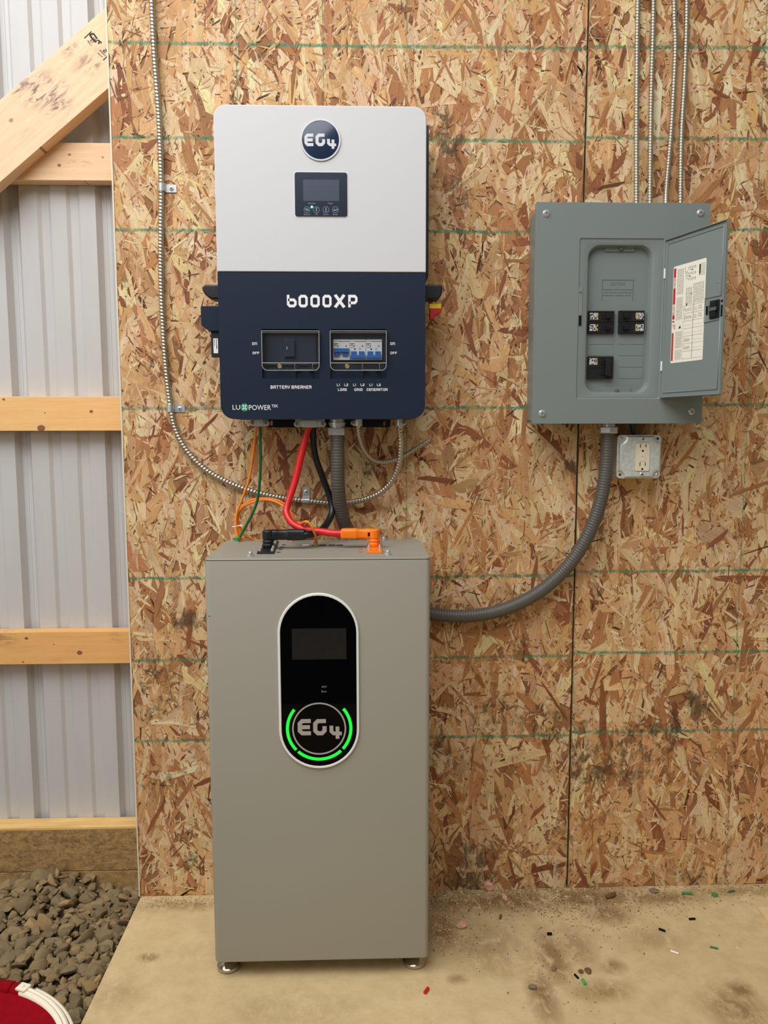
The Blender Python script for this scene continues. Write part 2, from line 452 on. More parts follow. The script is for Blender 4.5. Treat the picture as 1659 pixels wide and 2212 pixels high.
    def build(s, name, material, parent=None, bevel=0, segs=2, smooth=True, angle=38, org=None):
        if parent is not None: o0 = ORG[parent]
        elif org is not None: o0 = Vector(org)
        elif s.v:
            xs = np.array(s.v); o0 = Vector(((xs[:, 0].min()+xs[:, 0].max())/2, (xs[:, 1].min()+xs[:, 1].max())/2, xs[:, 2].min()))
        me = bpy.data.meshes.new(name)
        me.from_pydata([((p[0]-o0[0])*IN, (p[1]-o0[1])*IN, (p[2]-o0[2])*IN) for p in s.v], [], s.f)
        bm = bmesh.new(); bm.from_mesh(me)
        bmesh.ops.recalc_face_normals(bm, faces=bm.faces)
        if bevel:
            ed = [e for e in bm.edges if len(e.link_faces) == 2 and e.calc_face_angle(0) > math.radians(35)]
            bmesh.ops.bevel(bm, geom=ed, offset=bevel*IN, segments=segs, profile=0.5, affect='EDGES', clamp_overlap=True)
        bm.to_mesh(me); bm.free()
        if smooth:
            me.shade_smooth(); me.set_sharp_from_angle(angle=math.radians(angle))
        me.materials.append(material)
        o = bpy.data.objects.new(name, me)
        COL.objects.link(o)
        if bevel and smooth:
            wn = o.modifiers.new('weighted_normals', 'WEIGHTED_NORMAL'); wn.keep_sharp = True; wn.weight = 100
        if parent is not None:
            o.parent = parent; ORG[o] = ORG[parent]
        else:
            o.location = Vector(o0)*IN; ORG[o] = Vector(o0)
        return o
def catmull(ctrl, step=0.1, res=24):
    C = [Vector(p) for p in ctrl]
    C = [C[0]*2-C[1]]+C+[C[-1]*2-C[-2]]
    pts = []
    for i in range(1, len(C)-2):
        p0, p1, p2, p3 = C[i-1:i+3]
        for k in range(res):
            t = k/res
            pts.append(0.5*((2*p1)+(p2-p0)*t+(2*p0-5*p1+4*p2-p3)*t*t+(3*p1-p0-3*p2+p3)*t**3))
    pts.append(C[-2])
    a = np.array([tuple(p) for p in pts])
    d = np.r_[0, np.cumsum(np.linalg.norm(np.diff(a, axis=0), axis=1))]
    m = max(2, int(round(d[-1]/step)))
    q = np.linspace(0, d[-1], m+1)
    return [Vector((np.interp(t, d, a[:, 0]), np.interp(t, d, a[:, 1]), np.interp(t, d, a[:, 2]))) for t in q]
def P3(lst):
    return [PY(*p) for p in lst]

# --- square stroke lettering
def offset_strip(pl, h, closed=False):
    P = [Vector((a, b)) for a, b in pl]; n = len(P)
    Lf, Rt = [], []
    for i in range(n):
        a = P[i-1] if (i > 0 or closed) else None
        b = P[(i+1) % n] if (i < n-1 or closed) else None
        d1 = (P[i]-a).normalized() if a is not None else None
        d2 = (b-P[i]).normalized() if b is not None else None
        if d1 is None: d1 = d2
        if d2 is None: d2 = d1
        n1 = Vector((-d1.y, d1.x)); n2 = Vector((-d2.y, d2.x))
        mm = (n1+n2)
        mm = mm.normalized() if mm.length > 1e-6 else n1
        k = h/max(0.35, mm.dot(n1))
        Lf.append(P[i]+mm*k); Rt.append(P[i]-mm*k)
    return Lf, Rt
def glyph(ch, w, t):
    L, R, B, T, c = t/2, w-t/2, t/2, 1-t/2, t*0.62
    Md = 0.5
    box = [(L+c, B), (R-c, B), (R, B+c), (R, T-c), (R-c, T), (L+c, T), (L, T-c), (L, B+c)]
    g = {
        '0': [(box, 1)], 'O': [(box, 1)], 'D': [([(L, B), (R-c, B), (R, B+c), (R, T-c), (R-c, T), (L, T)], 1)],
        '6': [([(L, 1), (L, B+c), (L+c, B), (R-c, B), (R, B+c), (R, .60-c), (R-c, .60), (L, .60)], 0)],
        'X': [([(L*.9, 0), (R+L*.1, 1)], 0), ([(L*.9, 1), (R+L*.1, 0)], 0)],
        'P': [([(L, 0), (L, T), (R-c, T), (R, T-c), (R, .36+c), (R-c, .36), (L, .36)], 0)],
        'E': [([(w, T), (L+c, T), (L, T-c), (L, B+c), (L+c, B), (w, B)], 0), ([(L, Md), (w*.93, Md)], 0)],
        'G': [([(w*.95, T), (L+c, T), (L, T-c), (L, B+c), (L+c, B), (R-c, B), (R, B+c), (R, .56)], 0)],
        '4': [([(L, 1), (L, .40+c), (L+c, .40), (w*1.1, .40)], 0), ([(w-t*.85, .93), (w-t*.85, 0)], 0)],
        'B': [([(L, B), (R-c, B), (R, B+c), (R, T-c), (R-c, T), (L, T)], 1), ([(L, Md), (R, Md)], 0)],
        'A': [([(L, 0), (L, T-c), (L+c, T), (R, T), (R, 0)], 0), ([(L, .42), (R, .42)], 0)],
        'T': [([(0, T), (w, T)], 0), ([(w/2, T), (w/2, 0)], 0)],
        'R': [([(L, 0), (L, T), (R-c, T), (R, T-c), (R, Md+.02), (L, Md+.02)], 0), ([(R-.04, Md), (R, Md-.08), (R, 0)], 0)],
        'Y': [([(L, 1), (L, .55), (L+c, .42), (R-c, .42), (R, .55), (R, 1)], 0), ([(w/2, .42), (w/2, 0)], 0)],
        'K': [([(L, 0), (L, 1)], 0), ([(L, .47), (R-.06, .6), (R, 1)], 0), ([(R-.1, .52), (R, .4), (R, 0)], 0)],
        'L': [([(L, 1), (L, B+c), (L+c, B), (w, B)], 0)],
        'I': [([(w/2, 0), (w/2, 1)], 0)], '1': [([(w*.2, T), (w*.6, T), (w*.6, 0)], 0)],
        'N': [([(L, 0), (L, T), (R-c, T), (R, T-c), (R, 0)], 0)],
        'F': [([(w, T), (L+c, T), (L, T-c), (L, 0)], 0), ([(L, Md), (w*.9, Md)], 0)],
        '5': [([(w, T), (L, T), (L, Md), (R-c, Md), (R, Md-c), (R, B+c), (R-c, B), (0, B)], 0)], 'S': [([(w, T), (L, T), (L, Md), (R, Md), (R, B), (0, B)], 0)],
        '7': [([(0, T), (R, T), (R, .7), (w*.4, 0)], 0)], 'H': [([(L, 0), (L, 1)], 0), ([(R, 0), (R, 1)], 0), ([(L, Md), (R, Md)], 0)],
        '2': [([(L, T), (R-c, T), (R, T-c), (R, Md+.03), (R-.02, Md), (L+.02, Md), (L, Md-.03), (L, B), (w, B)], 0)],
    }
    return g[ch]
def stroke_text(mb, txt, x0, x1, z0, z1, y, thick=0.012, wt=0.22, gw=0.78, gap=0.22):
    # fills the box x0..x1, z0..z1 on the plane y
    unit = {' ': .5, 'I': .3, '1': .45}
    tot = sum(unit.get(c, gw) for c in txt)+gap*(len(txt)-1)
    sx = (x1-x0)/tot; h = z1-z0; x = 0
    for c in txt:
        w = unit.get(c, gw)
        if c != ' ':
            for si, (pl, closed) in enumerate(glyph(c, w, wt)):
                a, b = offset_strip(pl, wt/2, closed)
                n = len(a)
                v = []
                for q in a+b: v.append((x0+(x+q[0])*sx, y-thick-.004*si, z0+q[1]*h))
                f = [(i, (i+1) % n, n+(i+1) % n, n+i) for i in range(n if closed else n-1)]
                mb.add(v, f)
        x += w+gap
def font_text(txt, x0, x1, z0, z1, y, name, material, parent, m=None):
    # plain sans lettering filling a box on the plane y (or through the map m(u, v))
    cu = bpy.data.curves.new('lettering', 'FONT'); cu.body = txt; cu.resolution_u = 3
    ob = bpy.data.objects.new('lettering', cu)
    COL.objects.link(ob)
    bpy.context.view_layer.update()
    me = bpy.data.meshes.new_from_object(ob.evaluated_get(bpy.context.evaluated_depsgraph_get()))
    bpy.data.objects.remove(ob); bpy.data.curves.remove(cu)
    co = np.array([v.co[:] for v in me.vertices])
    fs = [tuple(p.vertices) for p in me.polygons]
    bpy.data.meshes.remove(me)
    lo, hi = co.min(0), co.max(0)
    u = (co[:, 0]-lo[0])/(hi[0]-lo[0]); w = (co[:, 1]-lo[1])/(hi[1]-lo[1])
    if m is None: pts = [(x0+(x1-x0)*a, y-0.01, z0+(z1-z0)*b) for a, b in zip(u, w)]
    else: pts = [m(x0+(x1-x0)*a, z0+(z1-z0)*b) for a, b in zip(u, w)]
    mb = MB(); mb.add(pts, fs)
    if name is None: return mb
    return mb.build(name, material, parent, smooth=False)
def rect_px(x0, y0, x1, y1, y):
    # pixel box -> X0, X1, Z0, Z1 on the plane y
    a = PY(x0, y1, y); b = PY(x1, y0, y)
    return a[0], b[0], a[2], b[2]

# ================================================================== SETTING
FX = -42.63                                    # left edge of the strand board and of the slab
# --- back wall of strand board
wall = empty('wall_back', (0, 0, 0), kind='structure')
def strand_panel(x0, x1, z0, z1, hz, vx, name):
    mb = MB(); mb.box(x0, x1, 0.12, 0.55, z0, z1)
    core = bpy.data.materials.get('strand_board_core') or mat('strand_board_core', (150, 104, 66), 0.8, var=0.25, vscale=60)
    pan = mb.build(name, core, wall, smooth=False)
    W, H = (x1-x0), (z1-z0); A = W*H
    sets = []
    # (coverage, mean length, mean width, angle spread, palette weights); the tiny dark ticks paint in rough-surface shadow
    for cov, ml, mw, spread, pal in ((2.4, 5.4, 1.2, 22, (.42, .36, .18, .04, 0)), (.75, 3.4, .62, 30, (.46, .30, .18, .06, .0)),
                                     (.30, 1.9, .2, 38, (.42, .30, .16, .09, .03)), (.10, .9, .08, 45, (.46, .16, .14, .16, .08)), (.016, .22, .055, 60, (.0, .0, .20, .45, .35)), (.03, 2.6, .30, 32, (.0, .15, .50, .33, .02))):
        n = int(cov*A/(ml*mw))
        L = np.clip(rng.lognormal(math.log(ml), .42, n), .25, 9); Wd = np.clip(rng.lognormal(math.log(mw), .45, n), .04, 2.2)
        an = np.radians(90+rng.normal(0, spread, n)+np.where(rng.random(n) < .12, 90, 0))
        sets.append((L, Wd, an, rng.choice(5, n, p=pal)))
    L = np.concatenate([s[0] for s in sets]); Wd = np.concatenate([s[1] for s in sets]); an = np.concatenate([s[2] for s in sets]); pi = np.concatenate([s[3] for s in sets])
    n = len(L)
    cx = rng.uniform(x0, x1, n); cz = rng.uniform(z0, z1, n)
    # ragged strand outline, 8 points
    base_u = np.array([-.5, -.46, -.2, .2, .5, .46, .15, -.25]); base_v = np.array([-.18, -.5, -.5, -.5, .15, .5, .5, .5])
    u = base_u[None]+rng.normal(0, .035, (n, 8)); v = base_v[None]+rng.normal(0, .07, (n, 8))
    sk = rng.normal(0, .55, n)[:, None]
    uu = u*L[:, None]+sk*v*Wd[:, None]; vv = v*Wd[:, None]*(1+rng.normal(0, .18, n)[:, None]*u*2)
    ca, sa = np.cos(an)[:, None], np.sin(an)[:, None]
    X = np.clip(cx[:, None]+uu*ca-vv*sa, x0, x1); Z = np.clip(cz[:, None]+uu*sa+vv*ca, z0, z1)
    rank = np.linspace(0, 1, n)
    tilt = rng.normal(0, .055, n)[:, None]; pitch = rng.normal(0, .008, n)[:, None]
    Y = np.minimum(0.115, 0.075-rank[:, None]*0.06-np.clip(tilt*vv+pitch*uu, -.035, .035))
    co = np.stack([X, Y, Z], -1).reshape(-1, 3)*IN
    me = bpy.data.meshes.new('wood_strands')
    me.vertices.add(n*8); me.vertices.foreach_set('co', co.ravel())
    me.loops.add(n*8); me.loops.foreach_set('vertex_index', np.arange(n*8))
    me.polygons.add(n); me.polygons.foreach_set('loop_start', np.arange(n)*8)
    me.update(calc_edges=True)
    PAL = np.array([lin(c) for c in ((252, 226, 180), (232, 190, 136), (196, 142, 94), (150, 92, 62), (74, 48, 36))])  # darkest tone is surface shadow put into the strand colour
    colr = PAL[pi]*np.clip(rng.normal(1, .12, n), .65, 1.35)[:, None]*np.stack([np.ones(n), rng.normal(1, .035, n), rng.normal(1, .07, n)], -1)
    ca_ = me.attributes.new('strand_colour', 'FLOAT_COLOR', 'FACE')
    ca_.data.foreach_set('color', np.clip(np.c_[colr, np.ones(n)], 0, 1).ravel())
    uvl = me.uv_layers.new(name='grain')
    offs = rng.uniform(0, 40, (n, 2))
    uvv = np.stack([uu*IN+offs[:, :1], vv*IN+offs[:, 1:]], -1)
    uvl.data.foreach_set('uv', uvv.reshape(-1))
    me.materials.append(osb_mat('strand_board_'+name+str(x0 < -1), hz, vx))
    o = bpy.data.objects.new('wood_strands', me); COL.objects.link(o); o.parent = pan
    o['kind'] = 'stuff'; o['label'] = 'pressed wood strands with green stencil lines'
    return pan
strand_panel(FX, -0.07, 0.02, 98, (16, 24, 32, 48, 64, 72, 80), (-16.25, -23.72, -31.4, -0.07), 'strand_board_panel')
strand_panel(0.07, 47.9, 0.02, 98, (16.3, 24.3, 32.35, 48.3, 64.3, 72.35, 80.2), (16.17, 24.1, 32.1, 0.07), 'strand_board_panel')
# post and studs hidden behind the boards
mb = MB(); mb.box(FX+0.15, FX+5.6, 0.57, 5.5, -3, 100)
pp = lumber_mat('post_pine', (206, 160, 104), (226, 184, 128))
mb.build('support_post', pp, wall, smooth=False)
mb = MB(); mb.box(-1.5, 1.5, 0.9, 4.4, 0, 100); mb.build('wall_stud', pp, wall, smooth=False)

# --- ribbed steel siding outside the girts
mb = MB()
prof = []
x = -110.0
base = -55.7-9.08*6
xs = []
k = 0
while base+9.08*k < -30:
    b0 = base+9.08*k
    xs += [(b0, 7.06), (b0+.42, 7.80), (b0+.66, 7.80), (b0+.70, 7.76), (b0+.84, 7.76), (b0+.88, 7.80), (b0+1.22, 7.80), (b0+1.66, 7.06)]
    for m0 in (3.37, 6.22):
        xs += [(b0+m0, 7.06), (b0+m0+.34, 7.28), (b0+m0+1.04, 7.28), (b0+m0+1.34, 7.06)]
    k += 1
sid = [[(a, y, z) for a, y in xs] for z in (3.2, 100)]
sid2 = [[(a, y+.03, z) for a, y in xs] for z in (3.2, 100)]
mb.loft(sid, closed=False); mb.loft(sid2, closed=False)
o = mb.build('wall_left', M['siding'], org=(-55, 7, 0), angle=12); tag(o, kind='structure')

# --- lumber on the left
def K(px, py, y, o):
    p = PY(px, py, y); return ((p[0]-o[0])*IN, (p[2]-o[2])*IN)
def girt(z0, z1, label, knots_px, c0, c1, dirt_px=(), y0=5.5, y1=7.0, name='wall_girt', x1=-30, mat_kw={}):
    org = (-60, y0, z0)
    kn = [(*K(a, b, y0, org), r*IN, s) for a, b, r, s in knots_px]
    di = [(*K(a, b, y0, org), rx*IN, rz*IN, s) for a, b, rx, rz, s in dirt_px]
    mb = MB(); mb.box(-92, x1, y0, y1, z0, z1)
    o = mb.build(name, lumber_mat('pine_'+name+'_%d' % int(z0), c0, c1, kn, di, **mat_kw), bevel=0.07, org=org)
    return tag(o, label, 'lumber', 'horizontal wall girts')
girt(69.95, 73.45, 'short piece of pine girt showing below the diagonal brace', ((128, 357, .16, .8), (150, 334, .14, .6), (222, 340, .12, .5), (182, 395, .25, .8)), (230, 190, 148), (240, 206, 166), ((170, 352, 1.6, .5, .35),))
girt(45.95, 49.35, 'smooth yellow pine girt with round knots halfway up the metal siding', ((8, 863, .13, .9), (197, 889, .17, .9), (97, 892, .07, .9), (89, 925, .36, .9)), (236, 184, 116), (242, 196, 130))
girt(22.1, 25.5, 'orange-toned pine girt with bark edge, lowest on the metal siding', ((57, 1379, .17, .9), (172, 1410, .25, .95), (116, 1392, .07, .9), (50, 1430, .1, .8)), (226, 168, 98), (234, 182, 114), ((5, 1380, 2.2, .9, .6), (250, 1380, 1, 1, .35)))
def skirt(z0, z1, label, wv):
    org = (-60, 5.0, z0)
    mb = MB(); mb.box(-92, -30, 5.0, 7.0, z0, z1)
    o = mb.build('skirt_board', lumber_mat('treated_board_%d' % int(z0+20), (172, 138, 86), (190, 154, 98), weather=wv), bevel=0.06, org=org)
    return tag(o, label, 'board', 'treated skirt boards')
skirt(-0.12, 4.42, 'mottled brown treated skirt board at the foot of the siding', .75)
skirt(-5.7, -0.2, 'lower treated skirt board half buried in gravel', .6)
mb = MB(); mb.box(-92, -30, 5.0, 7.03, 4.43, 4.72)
o = mb.build('skirt_top_strip', lumber_mat('pine_skirt_top', (214, 168, 96), (236, 200, 132)), bevel=.04, org=(-60, 5, 4.43)); tag(o, 'pale yellow pine top of the skirt board, added as a strip', 'lumber')  # the board's own unweathered top, added as a separate piece
mb = MB(); mb.box(FX-.13, FX-.005, -.01, .56, .02, 98)
o = mb.build('trim_1', mat('cream_edge_trim', (226, 216, 190), .5), smooth=False); tag(o, kind='structure')
# diagonal brace: sloped in the wall plane, its own local x along the length
a0 = Vector(PY(0, 215, 4.0)); a1 = Vector(PY(232, 12, 4.0))
dx = (a1-a0); dx.y = 0; dx.normalize(); dz = Vector((-dx.z, 0, dx.x))
BW, BT = 5.5, 1.5
corner = a0-dx*30
lt = (FX+.1-corner.x)/dx.x; lbm = (FX+.1-corner.x-dx.z*BW)/dx.x      # plumb cut against the post
b = MB(); b.add([(0, y, z) for y, z in ((0, -BW), (BT, -BW), (BT, 0), (0, 0))]+[(lbm, 0, -BW), (lbm, BT, -BW), (lt, BT, 0), (lt, 0, 0)], [(0, 1, 2, 3), (7, 6, 5, 4), (0, 4, 5, 1), (1, 5, 6, 2), (2, 6, 7, 3), (3, 7, 4, 0)])
bo = b.build('diagonal_brace', M['dirt'], org=(0, 0, 0), bevel=0.07)
bo.matrix_world = Matrix(((dx.x, 0, dz.x, corner.x*IN), (dx.y, 1, dz.y, 4.0*IN), (dx.z, 0, dz.z, corner.z*IN), (0, 0, 0, 1)))
ORG[bo] = Vector((0, 0, 0))
def BL(px, py):
    p = Vector(PY(px, py, 4.0))-corner; return (p.dot(dx), p.dot(dz))
dd = []
for (px, py, rx, rz, s) in ((75, 190, 2.6, 1.7, .9), (110, 205, 2.4, 1.6, .9), (128, 225, 1.8, 1.2, .9), (45, 192, 1.2, .7, .9), (150, 108, 1.2, .6, .8), (185, 130, 2.0, .9, .7), (205, 145, 1.4, .7, .7), (55, 290, 1.2, .5, .35)):
    u_, v_ = BL(px, py); dd.append((u_*IN, v_*IN, rx*IN, rz*IN, s))
kn = []
for (px, py, r, s) in ((24, 260, .22, .45), (88, 320, .16, .6), (80, 215, .1, .7)):
    u_, v_ = BL(px, py); kn.append((u_*IN, v_*IN, r*IN, s))
bo.data.materials[0] = lumber_mat('pine_brace', (232, 194, 156), (242, 210, 174), kn, dd, (118, 92, 92))
tag(bo, 'wide pine diagonal brace with black grade stamp and dirt smears', 'lumber')
# grade stamp, running down the slope of the board face
sb = MB()
def BP(px, py):
    u_, v_ = BL(px, py); return Vector((u_, -0.012, v_))
def quad_px(mb, pts): mb.add([BP(*p) for p in pts], [(0, 1, 2, 3)])
def bar_px(mb, p, q, w):
    a, b_ = BP(*p), BP(*q); d = (b_-a).normalized(); nn = Vector((-d.z, 0, d.x))*w
    mb.add([a+nn, b_+nn, b_-nn, a-nn], [(0, 1, 2, 3)])
S = lambda x, y: (160+x/16.59, 50+y/16.59)
bar_px(sb, S(630, 295), S(365, 545), .045); bar_px(sb, S(1210, 1170), S(1045, 1330), .045)
def stamp_text(mb, txt, pa, pb, h):
    a, b_ = BP(*pa), BP(*pb); d = (b_-a); ln = d.length; d.normalize(); nn = Vector((-d.z, 0, d.x))
    t = MB(); stroke_text(t, txt, 0, ln, 0, h, 0)
    mb.add([a+d*p[0]+nn*p[2]+Vector((0, -.0, 0)) for p in t.v], t.f)
for i_, (q0, q1) in enumerate((((560, 420), (690, 370)), ((690, 370), (830, 560)), ((560, 420), (640, 540)), ((640, 540), (780, 690)), ((850, 600), (985, 715)), ((860, 690), (905, 740)))):
    bar_px(sb, S(*q0), S(*q1), .075)
stamp_text(sb, 'LGPA', S(585, 520), S(790, 690), .22)
stamp_text(sb, '57', S(560, 640), S(660, 730), .20)
stamp_text(sb, 'ROLL', S(470, 650), S(620, 830), .13)
stamp_text(sb, '2', S(1020, 1000), S(1105, 1085), .36)
stamp_text(sb, 'KDHT', S(905, 985), S(1110, 1200), .14)
stamp_text(sb, 'SPF', S(840, 1085), S(1010, 1245), .10)
sb.build('grade_stamp', M['print_black'], bo, smooth=False)

# --- concrete slab
mb = MB(); mb.box(FX, 70, -78, 4.0, -4, 0.0)
o = mb.build('floor', M['concrete'], org=(0, 0, 0), bevel=0.12); tag(o, kind='structure')
# --- gravel bed with its stones
def gz(x, y):
    h = -2.3+2.1*np.exp(-(((x+53.5)/5.2)**2+((y-4.5)/5.5)**2))
    h = h+1.35*np.clip((4-y)/9, 0, 1)+.25*np.sin(x*.9)*np.cos(y*.7)*.5
    return h
nx, ny = 46, 70
gx = np.linspace(-100, FX-.02, nx); gy = np.linspace(5.2, -80, ny)
gv = [(a, b, float(gz(np.array(a), np.array(b)))-.35) for b in gy for a in gx]
gf = [(j*nx+i, j*nx+i+1, (j+1)*nx+i+1, (j+1)*nx+i) for j in range(ny-1) for i in range(nx-1)]
mb = MB(); mb.add(gv, gf)
mb.add([(-100, -79, -1.5), (90, -79, -1.5), (90, -230, -1.5), (-100, -230, -1.5)], [(0, 1, 2, 3)])
ground = mb.build('gravel_ground', M['ground'], org=(-55, -5, 0)); tag(ground, kind='structure')
stone_meshes = []
for k in range(14):
    bm = bmesh.new()
    bmesh.ops.create_icosphere(bm, subdivisions=2 if k < 14 else 1, radius=1)
    r2 = np.random.default_rng(100+k)
    cuts = [(Vector(r2.normal(0, 1, 3)).normalized(), r2.uniform(.45, .8)) for _ in range(9)]
    for v in bm.verts:
        for nn, d in cuts:
            t = v.co.dot(nn)-d
            if t > 0: v.co -= nn*t*.92
    sc = Vector((1, r2.uniform(.6, .95), r2.uniform(.4, .65)))
    for v in bm.verts: v.co = Vector((v.co.x*sc.x, v.co.y*sc.y, v.co.z*sc.z))*IN
    me = bpy.data.meshes.new('stone'); bm.to_mesh(me); bm.free()
    me.shade_smooth(); me.set_sharp_from_angle(angle=math.radians(24))
    me.materials.append(M['gravel'])
    stone_meshes.append(me)
st = []
N = 6500
sx_ = rng.uniform(-64, FX-.25, N); sy_ = rng.uniform(-26, 4.6, N)
for a, b in zip(sx_, sy_):
    r = float(np.clip(rng.lognormal(math.log(.46), .40), .20, 1.10))
    if a+r*.8 > FX: continue
    st.append((a, b, r))
st.sort(key=lambda s: -s[2])
placed = []; grid = {}
for a, b, r in st:
    lvl = 0
    ok = True; cnt = 0
    for i in range(int(a)-2, int(a)+3):
        for j in range(int(b)-2, int(b)+3):
            for (a2, b2, r2_) in grid.get((i, j), ()):
                d = math.hypot(a-a2, b-b2)
                if d < (r+r2_)*.62: cnt += 1
    if cnt > (1 if r > .36 else 2): continue
    grid.setdefault((int(a), int(b)), []).append((a, b, r))
    placed.append((a, b, r, cnt))
def vis(s):
    q = RC @ (np.array([s[0], s[1], -1.2])-CAMP)
    px, py = 829.5+FPX*q[0]/q[1], 1106-FPX*q[2]/q[1]
    return -20 < px < 320 and 1850 < py < 2240
shown = sorted([s for s in placed if vis(s)], key=lambda s: -s[2]-(.35 if s[3] else 0))
single = set(id(s) for s in shown[:300])
sv, sf, stone_tone = [], [], []
off = 0
for s in placed:
    a, b, r, cnt = s
    z = float(gz(np.array(a), np.array(b)))+(.28*r+.12 if cnt else 0)+rng.uniform(-.08, .1)
    me = stone_meshes[rng.integers(14)]
    rot = Matrix.Rotation(rng.uniform(0, 6.28), 4, 'Z') @ Matrix.Rotation(rng.normal(0, .45), 4, 'X') @ Matrix.Rotation(rng.normal(0, .45), 4, 'Y')
    if id(s) in single:
        o = bpy.data.objects.new('stone', me); COL.objects.link(o)
        o.parent = ground
        o.matrix_local = Matrix.Translation((Vector((a, b, z))-ORG[ground])*IN) @ rot @ Matrix.Scale(r, 4)
    else:
        T = Matrix.Translation(Vector((a, b, z))*IN) @ rot @ Matrix.Scale(r, 4)
        co = np.array([(T @ v.co)[:] for v in me.vertices])
        sv.append(co); sf += [tuple(i+off for i in p.vertices) for p in me.polygons]; off += len(co)
        stone_tone += [rng.random()]*len(co)
me = bpy.data.meshes.new('gravel_fill')
me.from_pydata((np.concatenate(sv)-np.array(ORG[ground])*IN).tolist(), [], sf)
ta = me.attributes.new('tone', 'FLOAT', 'POINT'); ta.data.foreach_set('value', stone_tone)
me.shade_smooth(); me.set_sharp_from_angle(angle=math.radians(24)); me.materials.append(M['gravel_stuff'])
o = bpy.data.objects.new('gravel_fill', me); COL.objects.link(o); o.parent = ground; o['kind'] = 'stuff'
# ================================================================== INVERTER
IY = -6.0                                       # plane of its front
inv = empty('inverter', (-23.8, -3, 46.9), 'wall-mounted inverter with light grey top and navy lower front reading 6000XP', 'inverter')
ix0, ix1 = -32.5, -14.98
iz0, iz1 = 46.92, 72.5
izm = PY(690, 588, IY)[2]
mb = MB(); mb.prism(rrect(ix0, ix1, izm+.02, iz1, 0, 8, (0, 0, 1.05, 1.05)), IY, -2.3)
mb.build('front_cover', M['inv_white'], inv, bevel=0.09, segs=3)
# lower cover with two breaker windows cut through its face
def win(px0, px1):
    return rect_px(px0, 711, px1, 818, IY)
wins = [win(567, 688), win(714, 834)]
holes = [rrect(a, b, c, d, .12, 3) for a, b, c, d in wins]
mb = MB(); mb.plate(rrect(ix0+.04, ix1-.04, iz0, izm-.03, 0, 8, (1.15, 1.15, 0, 0)), holes, IY, -5.86)
mb.plate(rrect(ix0+.04, ix1-.04, iz0, izm-.03, 0, 8, (1.15, 1.15, 0, 0)), [rrect(ix0+.14, ix1-.14, iz0+.1, izm-.1, 0, 8, (1.05, 1.05, 0, 0))], -5.87, -1.3)
mb.build('lower_cover', M['inv_navy'], inv, bevel=0.035, segs=2)
mb = MB(); mb.prism(rrect(ix0+.2, ix1-.2, iz0+.2, izm-.1, .9, 4), -5.2, -1.4)
mb.build('inner_chassis', M['navy_dark'], inv)
# rear body with cooling fins, a little wider than the cover on the right
zr0, zr1 = PY(930, 610, -3)[2], PY(930, 274, -3)[2]
mb = MB(); mb.prism([(ix0+.5, zr0), (ix1+.12, zr0-.25), (ix1+.42, zr0+.45), (ix1+.42, zr1), (ix0+.5, zr1)], -3.4, -1.0)
for k in range(24):
    xx = ix0+.8+k*.72
    mb.box(xx, xx+.12, -1.02, -.12, zr0+.2, zr1-.2)
mb.build('rear_heatsink', M['black'], inv, bevel=.04)
mb = MB(); zb0, zb1 = PY(700, 923, -.7)[2], PY(700, 895, -.7)[2]
xa, xb = PY(583, 915, -.7)[0], PY(843, 915, -.7)[0]
slots = []
for px in (586.5, 830):
    p = PY(px, 914, -.7); slots.append(rrect(p[0]-.11, p[0]+.11, p[2]-.24, p[2]+.24, .1, 4))
mb.plate(rrect(xa-.2, xb, zb0, zb1+1, .12, 4), slots, -.75, -.6); mb.box(xa, xb, -.62, -.15, zb1+.2, zb1+1.2)
mb.build('mounting_bracket', M['inv_navy'], inv)
# round badge
c = PY(692.5, 303, IY); R_ = 121*.3375/(FPX/66.5)*1.0
mb = MB(); mb.lathe((c[0], IY-.005, c[2]), (0, -1, 0), [(R_, 0), (R_, .05), (R_-.04, .07)], 48)
badge = mb.build('logo_badge', M['badge_navy'], inv)
mb = MB(); mb.loft([[(c[0]+r*math.cos(t), y, c[2]+r*math.sin(t)) for t in np.linspace(0, 2*math.pi, 56, endpoint=False)] for r, y in ((R_+.03, IY-.03), (R_+.02, IY-.1), (R_-.1, IY-.1), (R_-.13, IY-.06))])
mb.build('badge_ring', M['badge_silver'], badge)
mb = MB()
Zr = lambda x0, y0, x1, y1: rect_px(430+x0*.3375, 200+y0*.3375, 430+x1*.3375, 200+y1*.3375, IY-.07)
for ch, bx in (('E', (675, 263, 731, 343)), ('G', (746, 263, 806, 343)), ('4', (820, 297, 872, 360))):
    a, b, c0, c1 = Zr(*bx); stroke_text(mb, ch, a, b, c0, c1, IY-.07, .012, .25 if ch != '4' else .27, .8)
mb.build('badge_lettering', M['badge_silver'], badge, smooth=False)
# display
a, b, c0, c1 = rect_px(637.5, 373, 750, 468, IY)
mb = MB(); mb.prism(rrect(a-.06, b+.06, c0-.06, c1+.06, .24, 6), IY-.03, IY+.05)
mb.build('display_bezel', M['bat_trim'], inv, bevel=.015)
mb = MB(); mb.prism(rrect(a, b, c0, c1, .2, 6), IY-.07, IY+.05)
disp = mb.build('display_panel', mat('display_navy_film', (24, 36, 54), .25), inv, bevel=.02)
DZ = lambda x, y: (430+x*.3375, 200+y*.3375)
a, b, c0, c1 = rect_px(*DZ(667, 558), *DZ(896, 693), IY-.08)
mb = MB(); mb.prism(rrect(a, b, c0, c1, .03, 2), IY-.078, IY-.06); mb.build('screen', M['lcd_grey'], disp)
p = PY(*DZ(722, 732), IY-.08); mb = MB(); mb.lathe((p[0], IY-.07, p[2]), (0, -1, 0), [(.11, 0), (.09, .02), (.02, .03)], 14); mb.build('indicator_light', M['led_small'], disp)
